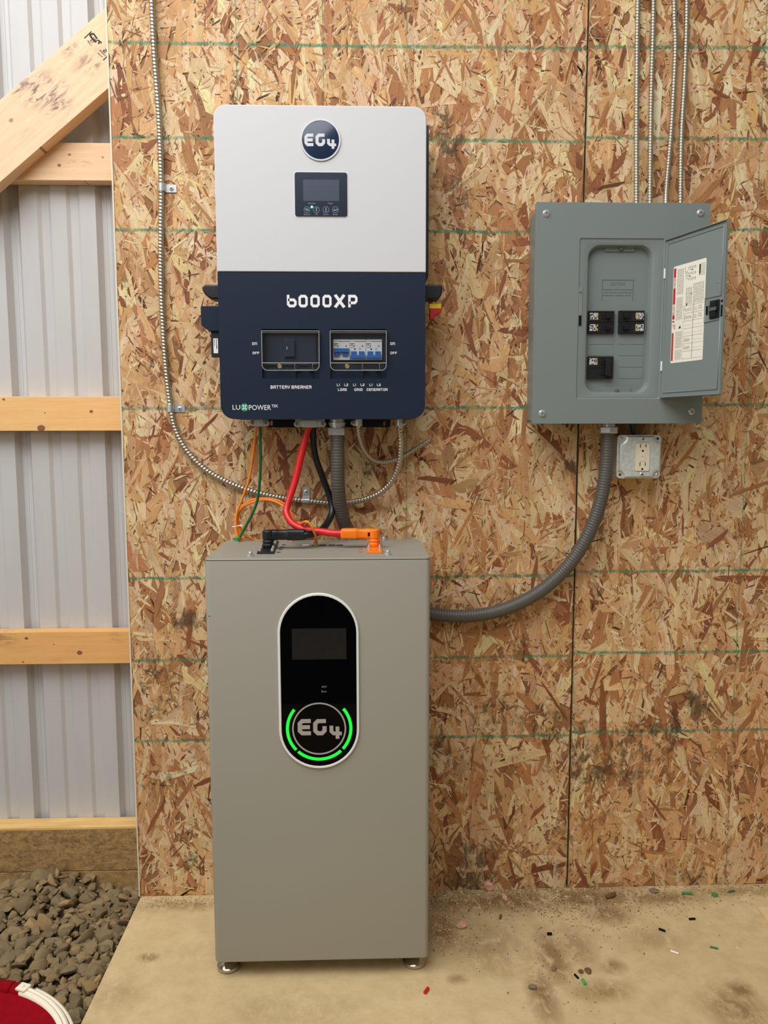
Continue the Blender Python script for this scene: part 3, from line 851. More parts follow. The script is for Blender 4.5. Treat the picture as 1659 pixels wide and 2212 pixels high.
for i, bx in enumerate((691, 751, 812, 873)):
    p = PY(*DZ(bx, 750), IY-.08); r = .26
    mb = MB(); mb.loft([[(p[0]+q*math.cos(t), y, p[2]+q*math.sin(t)) for t in np.linspace(0, 2*math.pi, 28, endpoint=False)] for q, y in ((r, IY-.07), (r, IY-.084), (r-.025, IY-.084), (r-.025, IY-.07))])
    x, z, y = p[0], p[2], IY-.082
    def st_(pl, h=.028):
        l, rr = offset_strip(pl, h); n_ = len(l)
        mb.add([(q[0], y, q[1]) for q in l+rr], [(j, j+1, n_+j+1, n_+j) for j in range(n_-1)])
    if i == 0: st_([(x-.13, z+.05), (x+.09, z+.05), (x+.12, z), (x+.09, z-.06), (x-.08, z-.06)]); st_([(x-.06, z+.12), (x-.14, z+.05), (x-.06, z)])
    if i == 1: st_([(x, z-.13), (x, z+.1)], .035); st_([(x-.09, z+.14), (x+.09, z+.14)], .02)
    if i == 2: st_([(x, z-.08), (x, z+.15)], .035); st_([(x-.09, z-.13), (x+.09, z-.13)], .02)
    if i == 3: st_([(x+.12, z+.1), (x+.12, z-.03), (x-.12, z-.03)], .03); st_([(x-.05, z+.05), (x-.14, z-.03), (x-.05, z-.1)])
    mb.build('button', M['print_soft'], disp, smooth=False)
lets = MB()
for t, x0, x1, y0, y1 in (('Normal', 699, 743, 704, 713), ('Fault', 827, 856, 704, 713), ('Return', 672, 713, 775, 784), ('UP', 744, 761, 775, 784), ('Down', 796, 829, 775, 784), ('Enter', 857, 889, 775, 784)):
    a, b, c0, c1 = rect_px(*DZ(x0, y0), *DZ(x1, y1), IY-.08)
    q = font_text(t, a, b, c0, c1, IY-.07, None, None, None); lets.add(q.v, q.f)
lets.build('button_lettering', M['print_soft'], disp, smooth=False)
# front lettering
def lettering(name, items, parent, y, px0=430, py0=560, k=.3375, material=None, **kw):
    mb = MB()
    for t, x0, y0, x1, y1 in items:
        a, b, c0, c1 = rect_px(px0+x0*k, py0+y0*k, px0+x1*k, py0+y1*k, y)
        stroke_text(mb, t, a, b, c0, c1, y, .008, **kw)
    return mb.build(name, material or M['print_white'], parent, smooth=False)
lettering('model_lettering', [('6', 563, 228, 624, 308), ('0', 637, 228, 695, 308), ('0', 713, 228, 772, 308), ('0', 790, 228, 848, 308), ('X', 862, 228, 938, 308), ('P', 955, 228, 1014, 308)], inv, IY, wt=.22, gw=.85)
for it in [('ON', 340, 532, 371, 549), ('OFF', 343, 592, 385, 608), ('ON', 1224, 532, 1254, 549), ('OFF', 1224, 592, 1266, 608),
    ('BATTERY', 458, 808, 581, 829), ('BREAKER', 592, 808, 719, 829), ('L1', 882, 796, 901, 812), ('L2', 930, 796, 954, 812), ('L1', 986, 796, 1005, 812), ('L2', 1034, 796, 1058, 812),
    ('L1', 1090, 796, 1110, 812), ('L2', 1138, 796, 1162, 812), ('LOAD', 889, 826, 945, 843), ('GRID', 994, 826, 1046, 843), ('GENERATOR', 1073, 826, 1206, 843)]:
    lettering('caption_lettering', [it], inv, IY, wt=.19, gw=.8)
mk = MB()
for t, x0, x1, y0, y1 in (('LU', 215, 262, 933, 963), ('POWER', 320, 460, 933, 965), ('TEK', 464, 506, 930, 948)):
    a, b, c0, c1 = rect_px(430+x0*.3375, 560+y0*.3375, 430+x1*.3375, 560+y1*.3375, IY)
    q = font_text(t, a, b, c0, c1, IY, None, None, None); mk.add(q.v, q.f)
mk.build('maker_lettering', M['print_white'], inv, smooth=False)
p = PY(430+291*.3375, 560+948*.3375, IY); r = 25*.3375/25
mb = MB(); mb.lathe((p[0], IY, p[2]), (0, -1, 0), [(r, -.01), (r, .008)], 32); emb = mb.build('emblem_disc', M['emblem_green'], inv)
mb = MB()
for s in (1, -1):
    l, rr = offset_strip([(p[0]-.16*s, p[2]-.2), (p[0]-.02*s, p[2]), (p[0]+.16*s, p[2]+.2)], .045)
    mb.add([(q[0], IY-.016, q[1]) for q in l+rr], [(j, j+1, 3+j+1, 3+j) for j in range(2)])
mb.build('emblem_cross', M['print_white'], emb, smooth=False)
# breaker windows
for wi, (a, b, c0, c1) in enumerate(wins):
    mb = MB(); d = -5.0
    mb.add([(a-.02, -5.88, c0-.02), (b+.02, -5.88, c0-.02), (b+.02, -5.88, c1+.02), (a-.02, -5.88, c1+.02), (a-.02, d, c0-.02), (b+.02, d, c0-.02), (b+.02, d, c1+.02), (a-.02, d, c1+.02)],
           [(0, 1, 5, 4), (1, 2, 6, 5), (2, 3, 7, 6), (3, 0, 4, 7), (4, 5, 6, 7)])
    h = (c1-c0)
    mb.box(a+.02, b-.02, -5.72, d, c0+.02, c0+h*.16)                 # sill below the flap
    mb.box(a+(b-a)*.575, a+(b-a)*.585, -5.84, -5.7, c0+.02, c0+h*.17); mb.box(a+(b-a)*.88, a+(b-a)*.89, -5.84, -5.7, c0+.02, c0+h*.17)
    well = mb.build('breaker_window', M['inv_navy'], inv, smooth=False)
    # hinged clear flap, standing a little proud
    px0, px1 = ((566.5, 689), (714, 834.5))[wi]
    fa, fb, fz0, fz1 = rect_px(px0, 715, px1, 800, IY-.3)
    out = rrect(fa, fb, fz0, fz1, 0, 6, (.45, .45, .06, .06))
    mb = MB(); mb.prism(out, IY-.32, IY-.27); mb.build('clear_flap', M['clear'], well)
    mb = MB()
    mb.tube([(x, IY-.29, z) for x, z in out]+[(out[0][0], IY-.29, out[0][1])], .028, 6, False)
    zl = PY(620, 784, IY-.3)[2]
    mb.tube([(fa+.02, IY-.3, zl), (fb-.02, IY-.3, zl)], .03, 6)
    mb.tube([(fa+.02, IY-.3, fz1-.14), (fb-.02, IY-.3, fz1-.14)], .012, 6)
    for xx in (fa, fb): mb.box(xx-.015, xx+.015, IY-.28, IY+.1, zl, fz1)
    lx0, lx1 = fa+(fb-fa)*.57, fa+(fb-fa)*.88
    mb.tube([(lx0, IY-.3, zl-.05), (lx0, IY-.3, fz0+.04), (lx1, IY-.3, fz0+.04), (lx1, IY-.3, zl-.05)], .018, 6)
    mb.build('flap_rim', M['clear_rim'], well)
    mb = MB(); mb.box(lx0+.05, lx0+.36, IY-.2, -5.75, fz0+.06, zl-.06); mb.box(lx1-.36, lx1-.05, IY-.2, -5.75, fz0+.06, zl-.06)
    mb.build('flap_latch', M['black'], well, bevel=.03)
    sp = PY(604 if wi == 0 else 750, 791, IY-.35)
    mb = MB(); mb.lathe((sp[0], IY-.28, sp[2]), (0, -1, 0), [(.19, 0), (.19, .07), (.14, .12), (.13, .08), (.01, .08)], 20); mb.build('flap_screw', M['gold'], well)
# breakers behind the flaps
a, b, c0, c1 = wins[0]
mb = MB(); ba = rect_px(566.5+48, 733, 566.5+70, 771, -5.5)
mb.box(a+.25, b-.25, -5.35, -5.0, c0+1.15, c1-.4); mb.box(ba[0], ba[1], -5.62, -5.3, ba[2], ba[3])
br = mb.build('battery_breaker', M['navy_dark'], inv, bevel=.04)
mb = MB(); q = PY(620, 752, -5.65); mb.box(q[0]-.05, q[0]+.05, -5.68, -5.6, q[2]-.13, q[2]+.13); mb.build('toggle', M['print_soft'], br)
for i in range(3):
    L_, R_p = (720+35.3*i), (720+35.3*(i+1)-.7)
    a, b, c0, c1 = rect_px(L_, 733.5, R_p, 777.5, -5.5)
    mb = MB(); mb.box(a, b, -5.5, -5.0, c0, c1)
    brk = mb.build('circuit_breaker', M['breaker_white'], inv, bevel=.03)
    w = b-a; h = c1-c0
    mb = MB()
    up = i == 0
    if up:
        mb.box(a+.04, b-.04, -5.78, -5.48, c0+h*.36, c0+h*.56)
        for s in (.22, .74): mb.box(a+w*s-.17*w, a+w*s+.17*w, -5.66, -5.48, c0+h*.18, c0+h*.4)
    else:
        mb.box(a+.04, b-.04, -5.78, -5.48, c0+h*.05, c0+h*.22)
        for s in (.26, .74): mb.box(a+w*s-.17*w, a+w*s+.17*w, -5.66, -5.48, c0+h*.2, c0+h*.42)
    mb.build('toggle', M['breaker_blue'], brk, bevel=.03)
    mb = MB(); yy = -5.51
    mb.box(a+w*.32, b-.02, yy, -5.49, c1-h*.1, c1-h*.075)
    for s in (.28, .8): mb.box(a+w*s-.05, a+w*s+.05, yy-.01, -5.49, c0+h*.66, c0+h*.71)
    mb.box(a+.06, a+w*.3, yy, -5.49, c0+h*.78, c0+h*.81); mb.box(a+.06, a+w*.2, yy, -5.49, c0+h*.71, c0+h*.735)
    if not up:
        mb.box(a+.08, a+w*.3, yy, -5.49, c0+h*.6, c0+h*.615); mb.box(a+w*.28, a+w*.38, yy, -5.49, c0+h*.5, c0+h*.56)
        for s in (.6, .68): mb.box(a+w*s, a+w*s+.025, yy, -5.49, c0+h*.48, c0+h*.6)
    mb.build('printing', M['print_black'], brk, smooth=False)
    q = font_text('CHINT', a+.05, a+w*.3, c1-h*.1, c1-h*.05, -5.5, 'brand_lettering', M['print_black'], brk)
# handles
def handle(px0, px1, side):
    yv = -3.6
    a, b, c0, c1 = rect_px(px0, 617, px1, 648, yv)
    mb = MB()
    if side < 0: out = [(b+.3, c0), (a+.85, c0), (a+.55, c0+.12), (a+.2, c0+.45), (a+.04, c0+.7), (a, c0+.95), (a+.06, c1-.12), (a+.25, c1), (b+.3, c1)]
    else: out = [(a-.3, c0), (b-.35, c0), (b-.1, c0+.35), (b, c0+.7), (b, c1-.2), (b-.2, c1), (a-.3, c1)]
    mb.prism(out, yv-.55, yv+1.2)
    return mb.build('handle', M['black'], inv, bevel=.16, segs=4)
handle(439.5, 470, -1); handle(921, 955, 1)
# wireless dongle on the left side
yv = -3.4
a, b, c0, c1 = rect_px(437.5, 663, 473, 716, yv)
mb = MB(); mb.prism([(b+.2, c0-.05), (a+.7, c0-.05), (a+.08, c0+.42), (a, c0+.55), (a, c1-.1), (a+.1, c1), (b+.2, c1)], yv-.6, yv+.7)
dg = mb.build('wireless_dongle', M['inv_navy'], inv, bevel=.1, segs=3)
a, b, c0, c1 = rect_px(458, 717, 476, 772, yv)
mb = MB(); mb.box(a, b+.3, yv-.3, yv+.4, c0, c1+.2); mb.build('dongle_stem', M['black'], dg, bevel=.05)
a, b, c0, c1 = rect_px(461.5, 731, 470.5, 763, yv-.32)
mb = MB(); mb.box(a, b, yv-.315, yv-.29, c0, c1); mb.build('dongle_label', M['print_white'], dg)
mb = MB(); w = b-a; h = c1-c0
mb.box(a+w*.6, a+w*.72, yv-.32, yv-.3, c0+h*.3, c0+h*.95); mb.box(a+w*.2, a+w*.3, yv-.32, yv-.3, c0+h*.5, c0+h*.95); mb.box(a+w*.62, a+w*.78, yv-.322, yv-.3, c0+h*.3, c0+h*.5)
mb.build('dongle_print', M['print_black'], dg, smooth=False)
# isolator switch on the right side
yv = -3.2
a, b, c0, c1 = rect_px(922, 651, 940, 690, yv)
mb = MB(); mb.lathe((ix1-.1, yv, (c0+c1)/2+.1), (1, 0, 0), [(.75, 0), (.75, .22), (.7, .26)], 28); sw = mb.build('isolator_switch', M['yellow'], inv)
a, b, c0, c1 = rect_px(927, 656, 953, 667, yv-.3); mb = MB(); mb.box(a, b, yv-.45, yv+.3, c0, c1); mb.build('switch_lever', M['yellow'], sw, bevel=.06)
a, b, c0, c1 = rect_px(928, 667.5, 953, 682, yv); mb = MB(); mb.prism([(a, c0-.35), (a+.35, c0-.3), (a+.45, c0+.1), (b-.2, c0+.15), (b, c0+.3), (b, c1), (a, c1)], yv-.4, yv+.5); mb.build('switch_knob', M['red_plastic'], sw, bevel=.05)
a, b, c0, c1 = rect_px(926, 652, 934, 658, yv); mb = MB(); mb.box(a, b, yv-.3, yv+.3, c0, c1); mb.build('switch_pointer', M['red_plastic'], sw, bevel=.03)
# clamps and fittings under the inverter
CYL = -3.8
def clamp(px0, px1, py, name='cable_clamp'):
    a, b, c0, c1 = rect_px(px0, py-7, px1, py+7, CYL-.35)
    mb = MB(); xm = (a+b)/2
    for yb in (CYL-.45, CYL+.28):
        out = rrect(a, b, c0+.02, c1-.02, .25, 5)
        mb.prism(out, yb, yb+.17)
        mb.prism(rrect(a+(b-a)*.28, b-(b-a)*.28, c0-.02, c1+.05, .08, 3), yb-.1, yb+.1)
    mb.box(a+.1, b-.1, CYL-.3, CYL+.3, c1-.02, iz0+.05)
    cl = mb.build(name, M['zinc'], inv, bevel=.03)
    for xx in (a+.27, b-.27):
        s = MB(); s.lathe((xx, CYL-.44, (c0+c1)/2), (0, -1, 0), [(.2, 0), (.2, .08), (.15, .14), (.02, .15)], 16)
        o_ = s.build('clamp_screw', M['zinc'], cl)
        s = MB(); s.box(xx-.13, xx+.13, CYL-.6, CYL-.58, (c0+c1)/2-.025, (c0+c1)/2+.025); s.box(xx-.025, xx+.025, CYL-.6, CYL-.58, (c0+c1)/2-.13, (c0+c1)/2+.13)
        s.build('screw_slot', M['void'], cl)
clamp(539, 581, 914); clamp(635, 704, 916)
def sleeve(px, py0, py1, wpx, spx):
    p0 = PY(px, py0, CYL); p1 = PY(px, py1, CYL); r = wpx/2/24.3
    mb = MB(); mb.lathe((p0[0], CYL, p1[2]), (0, 0, 1), [(r*.92, 0), (r, .06), (r, p0[2]-p1[2]+.2)], 18)
    q = PY(spx, (py0+py1)/2, CYL); mb.box(min(q[0], p0[0]), max(q[0], p0[0]), CYL-.3, CYL+.1, q[2]-.26, q[2]+.24)
    cl = mb.build('cable_connector', M['zinc'], inv, bevel=.02)
    s = MB(); s.lathe((q[0], CYL-.25, q[2]), (0, -1, 0), [(.22, 0), (.22, .1), (.16, .17), (.02, .18)], 16); s.build('clamp_screw', M['zinc'], cl)
    s = MB(); s.box(q[0]-.14, q[0]+.14, CYL-.46, CYL-.42, q[2]-.025, q[2]+.025); s.box(q[0]-.025, q[0]+.025, CYL-.46, CYL-.42, q[2]-.14, q[2]+.14); s.build('screw_slot', M['void'], cl)
sleeve(774, 906, 921, 18, 763); sleeve(863, 906, 921, 17, 872)

# ================================================================== BATTERY
BY = -12.0
bx0, bx1, by1, bz0, bz1 = -33.0, -15.05, -1.7, 1.62, 35.72
bat = empty('battery_cabinet', (-24, -6.8, 0), 'tall taupe battery cabinet with green-lit oval display standing on slab', 'battery')
def rring(x0, x1, y0, y1, r, z, n=6):
    return [(p, q, z) for p, q in rrect(x0, x1, y0, y1, r, n)]
mb = MB(); mb.loft([rring(bx0+.06, bx1-.06, BY+.06, by1-.06, .35, bz0), rring(bx0, bx1, BY, by1, .4, bz0+.08), rring(bx0, bx1, BY, by1, .4, bz1-.1), rring(bx0+.03, bx1-.03, BY+.03, by1-.03, .38, bz1-.04)], True, (True, True))
mb.build('cabinet_body', M['bat'], bat, angle=30)
TZ = 35.85
mb = MB(); mb.loft([rring(bx0+.03, bx1-.03, BY+.03, by1, .38, bz1-.0), rring(bx0+.01, bx1-.01, BY+.01, by1, .4, bz1+.05), rring(bx0+.05, bx1-.05, BY+.05, by1-.03, .38, TZ)], True, (True, True))
lid = mb.build('cabinet_lid', M['bat'], bat, angle=30)
for fx in (-32.15, -16.15):
    for fy in (-10.3, -3.4):
        mb = MB(); mb.lathe((fx, fy, 0), (0, 0, 1), [(.86, 0), (1.0, .12), (.98, .35), (.72, .62), (.36, .7), (.36, 1.7)], 32); mb.build('levelling_foot', M['chrome'], bat)
# oval display
def stad(cx, w, zt, zb, n=24):
    r = w/2
    return arc(cx, zt-r, r, 0, 180, n)+arc(cx, zb+r, r, 180, 360, n)
tl = PY(601, 1470, BY-.1); tr = PY(776, 1470, BY-.1); zt = PY(689, 1281, BY-.1)[2]; zb = PY(689, 1660, BY-.1)[2]
ocx = (tl[0]+tr[0])/2; ow = tr[0]-tl[0]
outs = [(ow, 0, -.0), (ow, 0, -.1), (ow-.1, .05, -.16), (ow-.36, .18, -.16), (ow-.44, .22, -.1)]
mb = MB(); mb.loft([[(p, BY+d, q) for p, q in stad(ocx, w, zt-i, zb+i)] for w, i, d in outs])
mb.build('display_trim', M['bat_trim'], bat, angle=40)
mb = MB(); mb.prism(stad(ocx, ow-.4, zt-.2, zb+.2), BY-.11, BY+.02); glass = mb.build('display_glass', M['gloss_black'], bat)
GY = BY-.115
a, b, c0, c1 = rect_px(631, 1357, 748, 1425, GY); mb = MB(); mb.box(a, b, GY-.003, GY+.005, c0, c1); mb.build('screen', M['lcd'], glass, smooth=False)
cc = PY(689.5, 1574, GY); k = 1/(FPX/60.5)*.3375
for a0, a1 in ((140.7, 223), (-42, 40), (228, 313)):
    mb = MB(); n_ = 24
    v = [(cc[0]+r*math.cos(math.radians(a0+(a1-a0)*i/n_)), y, cc[2]+r*math.sin(math.radians(a0+(a1-a0)*i/n_))) for (r, y) in ((219*k, GY), (219*k, GY-.02), (199*k, GY-.02), (199*k, GY)) for i in range(n_+1)]
    f = [(j*(n_+1)+i, j*(n_+1)+i+1, (j+1)*(n_+1)+i+1, (j+1)*(n_+1)+i) for j in range(3) for i in range(n_)]
    mb.add(v, f); mb.build('light_bar', M['led'], glass, smooth=False)
mb = MB(); mb.loft([[(cc[0]+r*math.cos(t), y, cc[2]+r*math.sin(t)) for t in np.linspace(0, 2*math.pi, 72, endpoint=False)] for r, y in ((178*k, GY), (178*k, GY-.015), (168*k, GY-.015), (168*k, GY))])
mb.build('logo_ring', M['badge_silver'], glass, smooth=False)
mb = MB()
for ch, x0, y0, x1, y1 in (('E', 632, 1283, 715, 1388), ('G', 731, 1283, 816, 1388), ('4', 836, 1325, 906, 1410)):
    q = rect_px(430+x0*.3375, 1120+y0*.3375, 430+x1*.3375, 1120+y1*.3375, GY); stroke_text(mb, ch, *q, GY, .012, .25 if ch != '4' else .27, .8)
mb.build('logo_lettering', M['badge_silver'], glass, smooth=False)
lets = MB()
for t, y0, y1 in (('ALM', 1071, 1082), ('Run', 1101, 1112)):
    q = rect_px(430+784*.3375, 1120+y0*.3375, 430+815*.3375, 1120+y1*.3375, GY); w_ = font_text(t, *q, GY, None, None, None); lets.add(w_.v, w_.f)
lets.build('status_lettering', M['print_soft'], glass, smooth=False)
# things on the lid
def lug(px, py):
    p = PZ(px, py, TZ)
    mb = MB(); mb.lathe((p[0], p[1], TZ-.02), (0, 0, 1), [(.28, 0), (.28, .12), (.18, .14), (.18, .34), (.12, .4)], 14); mb.box(p[0]-.07, p[0]+.07, p[1]-.3, p[1]+.3, TZ, TZ+.26)
    mb.build('lid_screw', M['zinc'], bat, bevel=.02)
lug(541, 1201); lug(838, 1198); lug(829, 1168)
def terminal(pxs, col, name, label, rows=5):
    (xa, ya), (xb, yb), (xc, yc), (xd, yd) = [PZ(px, py, TZ)[:2] for px, py in pxs]   # front-left, front-right, back-right, back-left
    mb = MB(); z0, z1 = TZ-.01, TZ+.16
    q = [(xa, ya), (xb, yb), (xc, yc), (xd, yd)]
    mb.add([(x, y, z0) for x, y in q]+[(x, y, z1) for x, y in q], [(3, 2, 1, 0), (4, 5, 6, 7), (0, 1, 5, 4), (1, 2, 6, 5), (2, 3, 7, 6), (3, 0, 4, 7)])
    base = mb.build(name, col, bat, bevel=.04); base['label'] = label
    for i in range(rows):
        t = (i+.5)/rows
        for s in (.14, .86):
            x = (xa+(xd-xa)*t)*(1-s)+(xb+(xc-xb)*t)*s; y = ya+(yd-ya)*t
            m2 = MB(); m2.lathe((x, y, z1-.02), (0, 0, 1), [(.13, 0), (.13, .12), (.09, .15), (.09, .26), (.02, .28)], 10)
            m2.build('terminal_bolt', M['zinc'], base)
    return base
terminal(((555, 1197), (592, 1197), (602, 1171), (566, 1171)), M['black'], 'negative_terminal', 'black terminal base with silver bolts')
terminal(((792, 1196), (826, 1196), (823, 1166), (794, 1166)), M['orange_plastic'], 'positive_terminal', 'orange terminal base with silver bolts')
def topmark(px0, py0, px1, py1, m_, name, h=.012):
    a_ = PZ(px0, py1, TZ); b_ = PZ(px1, py0, TZ); mb = MB(); mb.box(a_[0], b_[0], a_[1], b_[1], TZ-.01, TZ+h); return mb.build(name, m_, lid, smooth=False)
for q in ((674, 1176.8, 689, 1178.8), (690, 1176.8, 705, 1178.8), (710, 1176.8, 725, 1178.8), (726.5, 1176.8, 741, 1178.8)): topmark(*q, M['void'], 'network_port')
topmark(653, 1176.8, 669, 1179, M['print_white'], 'dip_switch', .05)
for q in ((613, 1177), (609, 1182), (606, 1187), (602, 1193)): topmark(q[0]-4.5, q[1]-.7, q[0]+4.5, q[1]+.7, M['void'], 'status_marking')
for y_ in (1182, 1187, 1192.5): topmark(774, y_-.5, 783, y_+.5, M['print_orange'], 'polarity_marking')
p = PZ(513, 1170.5, TZ)
mb = MB(); mb.lathe((p[0], p[1], TZ-.02), (0, 0, 1), [(.2, 0), (.2, .15), (.1, .17), (.1, .38)], 10); gs = mb.build('ground_stud', M['zinc'], bat)
mb = MB(); q = PY(452, 1331, BY); mb.lathe((q[0], BY+.01, q[2]), (0, -1, 0), [(.05, 0), (.04, .02)], 8); mb.build('paint_chip', M['void'], bat)

# ================================================================== CABLES BETWEEN INVERTER AND BATTERY
def smooth_tube(ctrl, r, name, material, parent=None, sides=14, step=.18, **kw):
    mb = MB(); mb.tube(catmull(ctrl, step), r, sides); return mb.build(name, material, parent, **kw)
def PZl(px, py, z): return PZ(px, py, z)
ZC = TZ+.62
rc_end = PY(738, 1153, -6.7)
red = empty('battery_cable', (PY(663, 1000, -3.7)), 'thick red battery cable ending in an orange right-angle plug', 'cable', 'battery cables')
yr = rc_end[1]
smooth_tube(P3([(672, 915, -3.8), (663, 935, -3.8), (650, 985, -4.0), (637, 1040, -4.3), (621, 1090, -4.8), (619, 1110, -5.2), (632, 1131, -5.7), (660, 1144, -6.1), (700, 1149, -6.4)])+[Vector((rc_end[0]-.7, -6.65, rc_end[2]+.04)), Vector((rc_end[0]+.3, -6.7, rc_end[2]))], .31, 'cable_jacket', M['red_cable'], red)
def plug(px0, px1, pz, y, col, sgn, parent, px_end, zc, top_extra, endpy):
    # barrel along X, then elbow head dropping onto the terminal
    a_ = PY(px0, 1150, y)[0]; b_ = PY(px1, 1150, y)[0]
    mb = MB()
    r = .42
    def ring(x, ry, rz, zc_):
        return [(x, y+q[0], zc_+q[1]) for q in rrect(-ry, ry, -rz, rz, min(ry, rz)*.55, 4)]
    L = b_-a_
    xs_ = [(0, .32, .34), (.06, .43, .46), (.42, .44, .47), (.5, .47, .48), (.55, .40, .42), (.8, .40, .42), (.84, .45, .46), (1, .45, .44)]
    mb.loft([ring(a_+L*t, p, q, zc) for t, p, q in xs_], True, (True, True))
    barrel = mb.build('plug_barrel', col, parent, angle=30)
    mb = MB()
    hx = PY(px_end, 1180, y)[0]
    mb.lathe((hx, y-.15, TZ+.17), (0, 0, 1), [(.46, 0), (.50, .12), (.50, .30), (.44, .33), (.44, .40), (.50, .43), (.50, .58), (.44, .61), (.44, .70), (.5, .73), (.5, zc-TZ+.16), (.4, zc-TZ+.26)], 10)
    xm = (hx+b_)/2
    mb.box(min(hx, b_)-.05, max(hx, b_)+.12, y-.4, y+.38, zc-.32, zc+.4)
    head = mb.build('plug_head', col, parent, bevel=.04)
    mb = MB(); u0 = b_-.32*(1 if b_ > a_ else -1)
    mb.box(min(u0, b_), max(u0, b_), y-.46, y-.3, zc-.2, zc+.16); mb.build('plug_latch', M['void'] if col is M['orange_plastic'] else M['black'], parent, bevel=.03)
plug(736, 802, 0, -6.7, M['orange_plastic'], 1, red, 808.5, rc_end[2], 0, 0)
blk = empty('battery_cable', (PY(700, 1000, -3.4)), 'thick black battery cable ending in a black right-angle plug', 'cable', 'battery cables')
yb_ = -7.0
zb_ = PY(600, 1155, yb_)[2]
smooth_tube(P3([(677, 915, -3.6), (676, 940, -3.5), (681, 985, -3.2), (697, 1032, -2.8), (713, 1075, -2.6), (717, 1105, -2.9), (707, 1130, -3.8), (690, 1148, -5.2)])+[Vector((PY(668, 1157, yb_)[0], yb_, zb_)), Vector((PY(640, 1157, yb_)[0], yb_, zb_))], .30, 'cable_jacket', M['black_rubber'], blk)
plug(661, 586, 0, yb_, M['black'], -1, blk, 580, zb_, 0, 0)
oc = empty('network_cable', PY(545, 1000, -2.4), 'thin orange network cable looped and tied beside green wire', 'cable')
coil = []
ctrl = P3([(556, 912, -3.8), (552, 935, -3.7), (546, 985, -3.2), (538, 1035, -2.7), (524, 1075, -2.4), (511, 1110, -2.3), (509, 1140, -2.4), (514, 1162, -2.5), (522, 1170, -2.2), (512, 1135, -2.0), (516, 1105, -1.9), (540, 1082, -1.8),
               (575, 1077, -1.9), (607, 1084, -2.1), (628, 1105, -2.3), (637, 1135, -2.4), (630, 1168, -2.2), (590, 1172, -1.2), (552, 1167, -1.2), (528, 1155, -1.5), (514, 1125, -1.7), (521, 1100, -1.9), (545, 1085, -2.2), (580, 1080, -2.5),
               (610, 1092, -2.8), (625, 1115, -3.2), (634, 1128, -4.0), (648, 1131, -5.6), (660, 1127, -7.2), (668, 1130, -7.3), (676, 1143, -7.2), (681, 1157, -6.7), (682, 1167, -5.6), (682, 1171, -5.2)])
smooth_tube(ctrl, .115, 'cable_jacket', M['orange_cable'], oc, 10, .15)
e = ctrl[-1]; mb = MB(); mb.box(e[0]-.2, e[0]+.2, e[1]-.18, e[1]+.18, TZ+.0, e[2]+.05); mb.build('network_plug', mat('clear_amber_plug', (206, 170, 110), .25), oc, bevel=.03)
p = PY(512, 1136, -2.2); mb = MB(); mb.tube([(p[0]+.42*math.cos(t), p[1]+.3*math.sin(t), p[2]+.08*math.cos(t)) for t in np.linspace(0, 2*math.pi, 20)], .035, 6, False); mb.box(p[0]+.3, p[0]+.6, p[1]-.35, p[1]-.28, p[2]+.02, p[2]+.1); mb.build('cable_tie', M['print_white'], oc)
gw = empty('ground_wire', PY(560, 1000, -2.6), 'dark green ground wire running from inverter to battery lid', 'wire')
gp = PZ(513, 1170.5, TZ)
smooth_tube(P3([(563, 912, -3.8), (562, 940, -3.8), (563, 990, -3.6), (561, 1040, -3.3), (556, 1080, -3.0), (545, 1110, -2.8), (530, 1138, -2.6), (519, 1158, -2.5)])+[Vector((gp[0], gp[1], TZ+.35))], .125, 'wire_jacket', M['green_cable'], gw, 10)
mb = MB(); mb.lathe((gp[0], gp[1], TZ+.1), (0, 0, 1), [(.24, 0), (.26, .08), (.26, .3), (.15, .34)], 8); mb.build('ring_terminal', mat('green_terminal', (50, 150, 70), .4), gw)

# ================================================================== LIQUID-TIGHT CONDUIT
cdt = empty('flexible_conduit', PY(728, 1000, -3.5), 'thick grey flexible conduit curving from inverter behind battery to panel', 'conduit')
def ribbed(path, r, dr, pitch, helix=True, duty=.5):
    def rf(i, L, a):
        ph = (L/pitch+(a/(2*math.pi) if helix else 0)) % 1.0
        return r+dr*(math.sin(math.pi*min(1, ph/duty))**.8 if ph < duty else 0)-(dr*.0)
    return rf
path = catmull(P3([(728, 930, -3.8), (729, 960, -3.8), (729.5, 1010, -3.7), (731, 1060, -3.3), (738, 1110, -2.4), (752, 1150, -1.2), (785, 1215, -.85), (840, 1285, -.85), (900, 1318, -.85), (940, 1327, -.85), (990, 1331, -.85), (1050, 1326, -.9), (1110, 1308, -1.0), (1170, 1275, -1.1), (1225, 1225, -1.3), (1268, 1160, -1.6), (1295, 1090, -1.8), (1308, 1020, -1.9), (1312, 960, -1.95), (1313, 925, -1.95)]), .07)
mb = MB(); mb.tube(path, .62, 20, True, ribbed(path, .595, .05, .26, False, .6)); mb.build('conduit_sleeve', M['grey_conduit'], cdt, angle=60)
def hexnut(p, w, z0, z1, parent, y):
    mb = MB(); n_ = 6
    rings = []
    for r, z in ((w*.94, z0), (w, z0+.06), (w, z1-.06), (w*.94, z1)):
        rings.append([(p[0]+r*math.cos(math.pi/3*k_+.35), y+r*math.sin(math.pi/3*k_+.35), z) for k_ in range(6)])
    mb.loft(rings, True, (True, True)); return mb.build('conduit_nut', M['zinc'], parent, angle=25)
p = PY(728.5, 930, -3.8); z0 = PY(728, 940, -3.8)[2]; z1 = PY(728, 924, -3.8)[2]
hexnut(p, .83, z0, z1, cdt, -3.8)
mb = MB(); mb.lathe((p[0], -3.8, z1-.05), (0, 0, 1), [(.62, 0), (.62, .16), (.70, .2), (.70, .32), (.78, .36), (.78, .5), (.66, .54), (.66, .9)], 28); mb.build('conduit_fitting', M['zinc'], cdt)
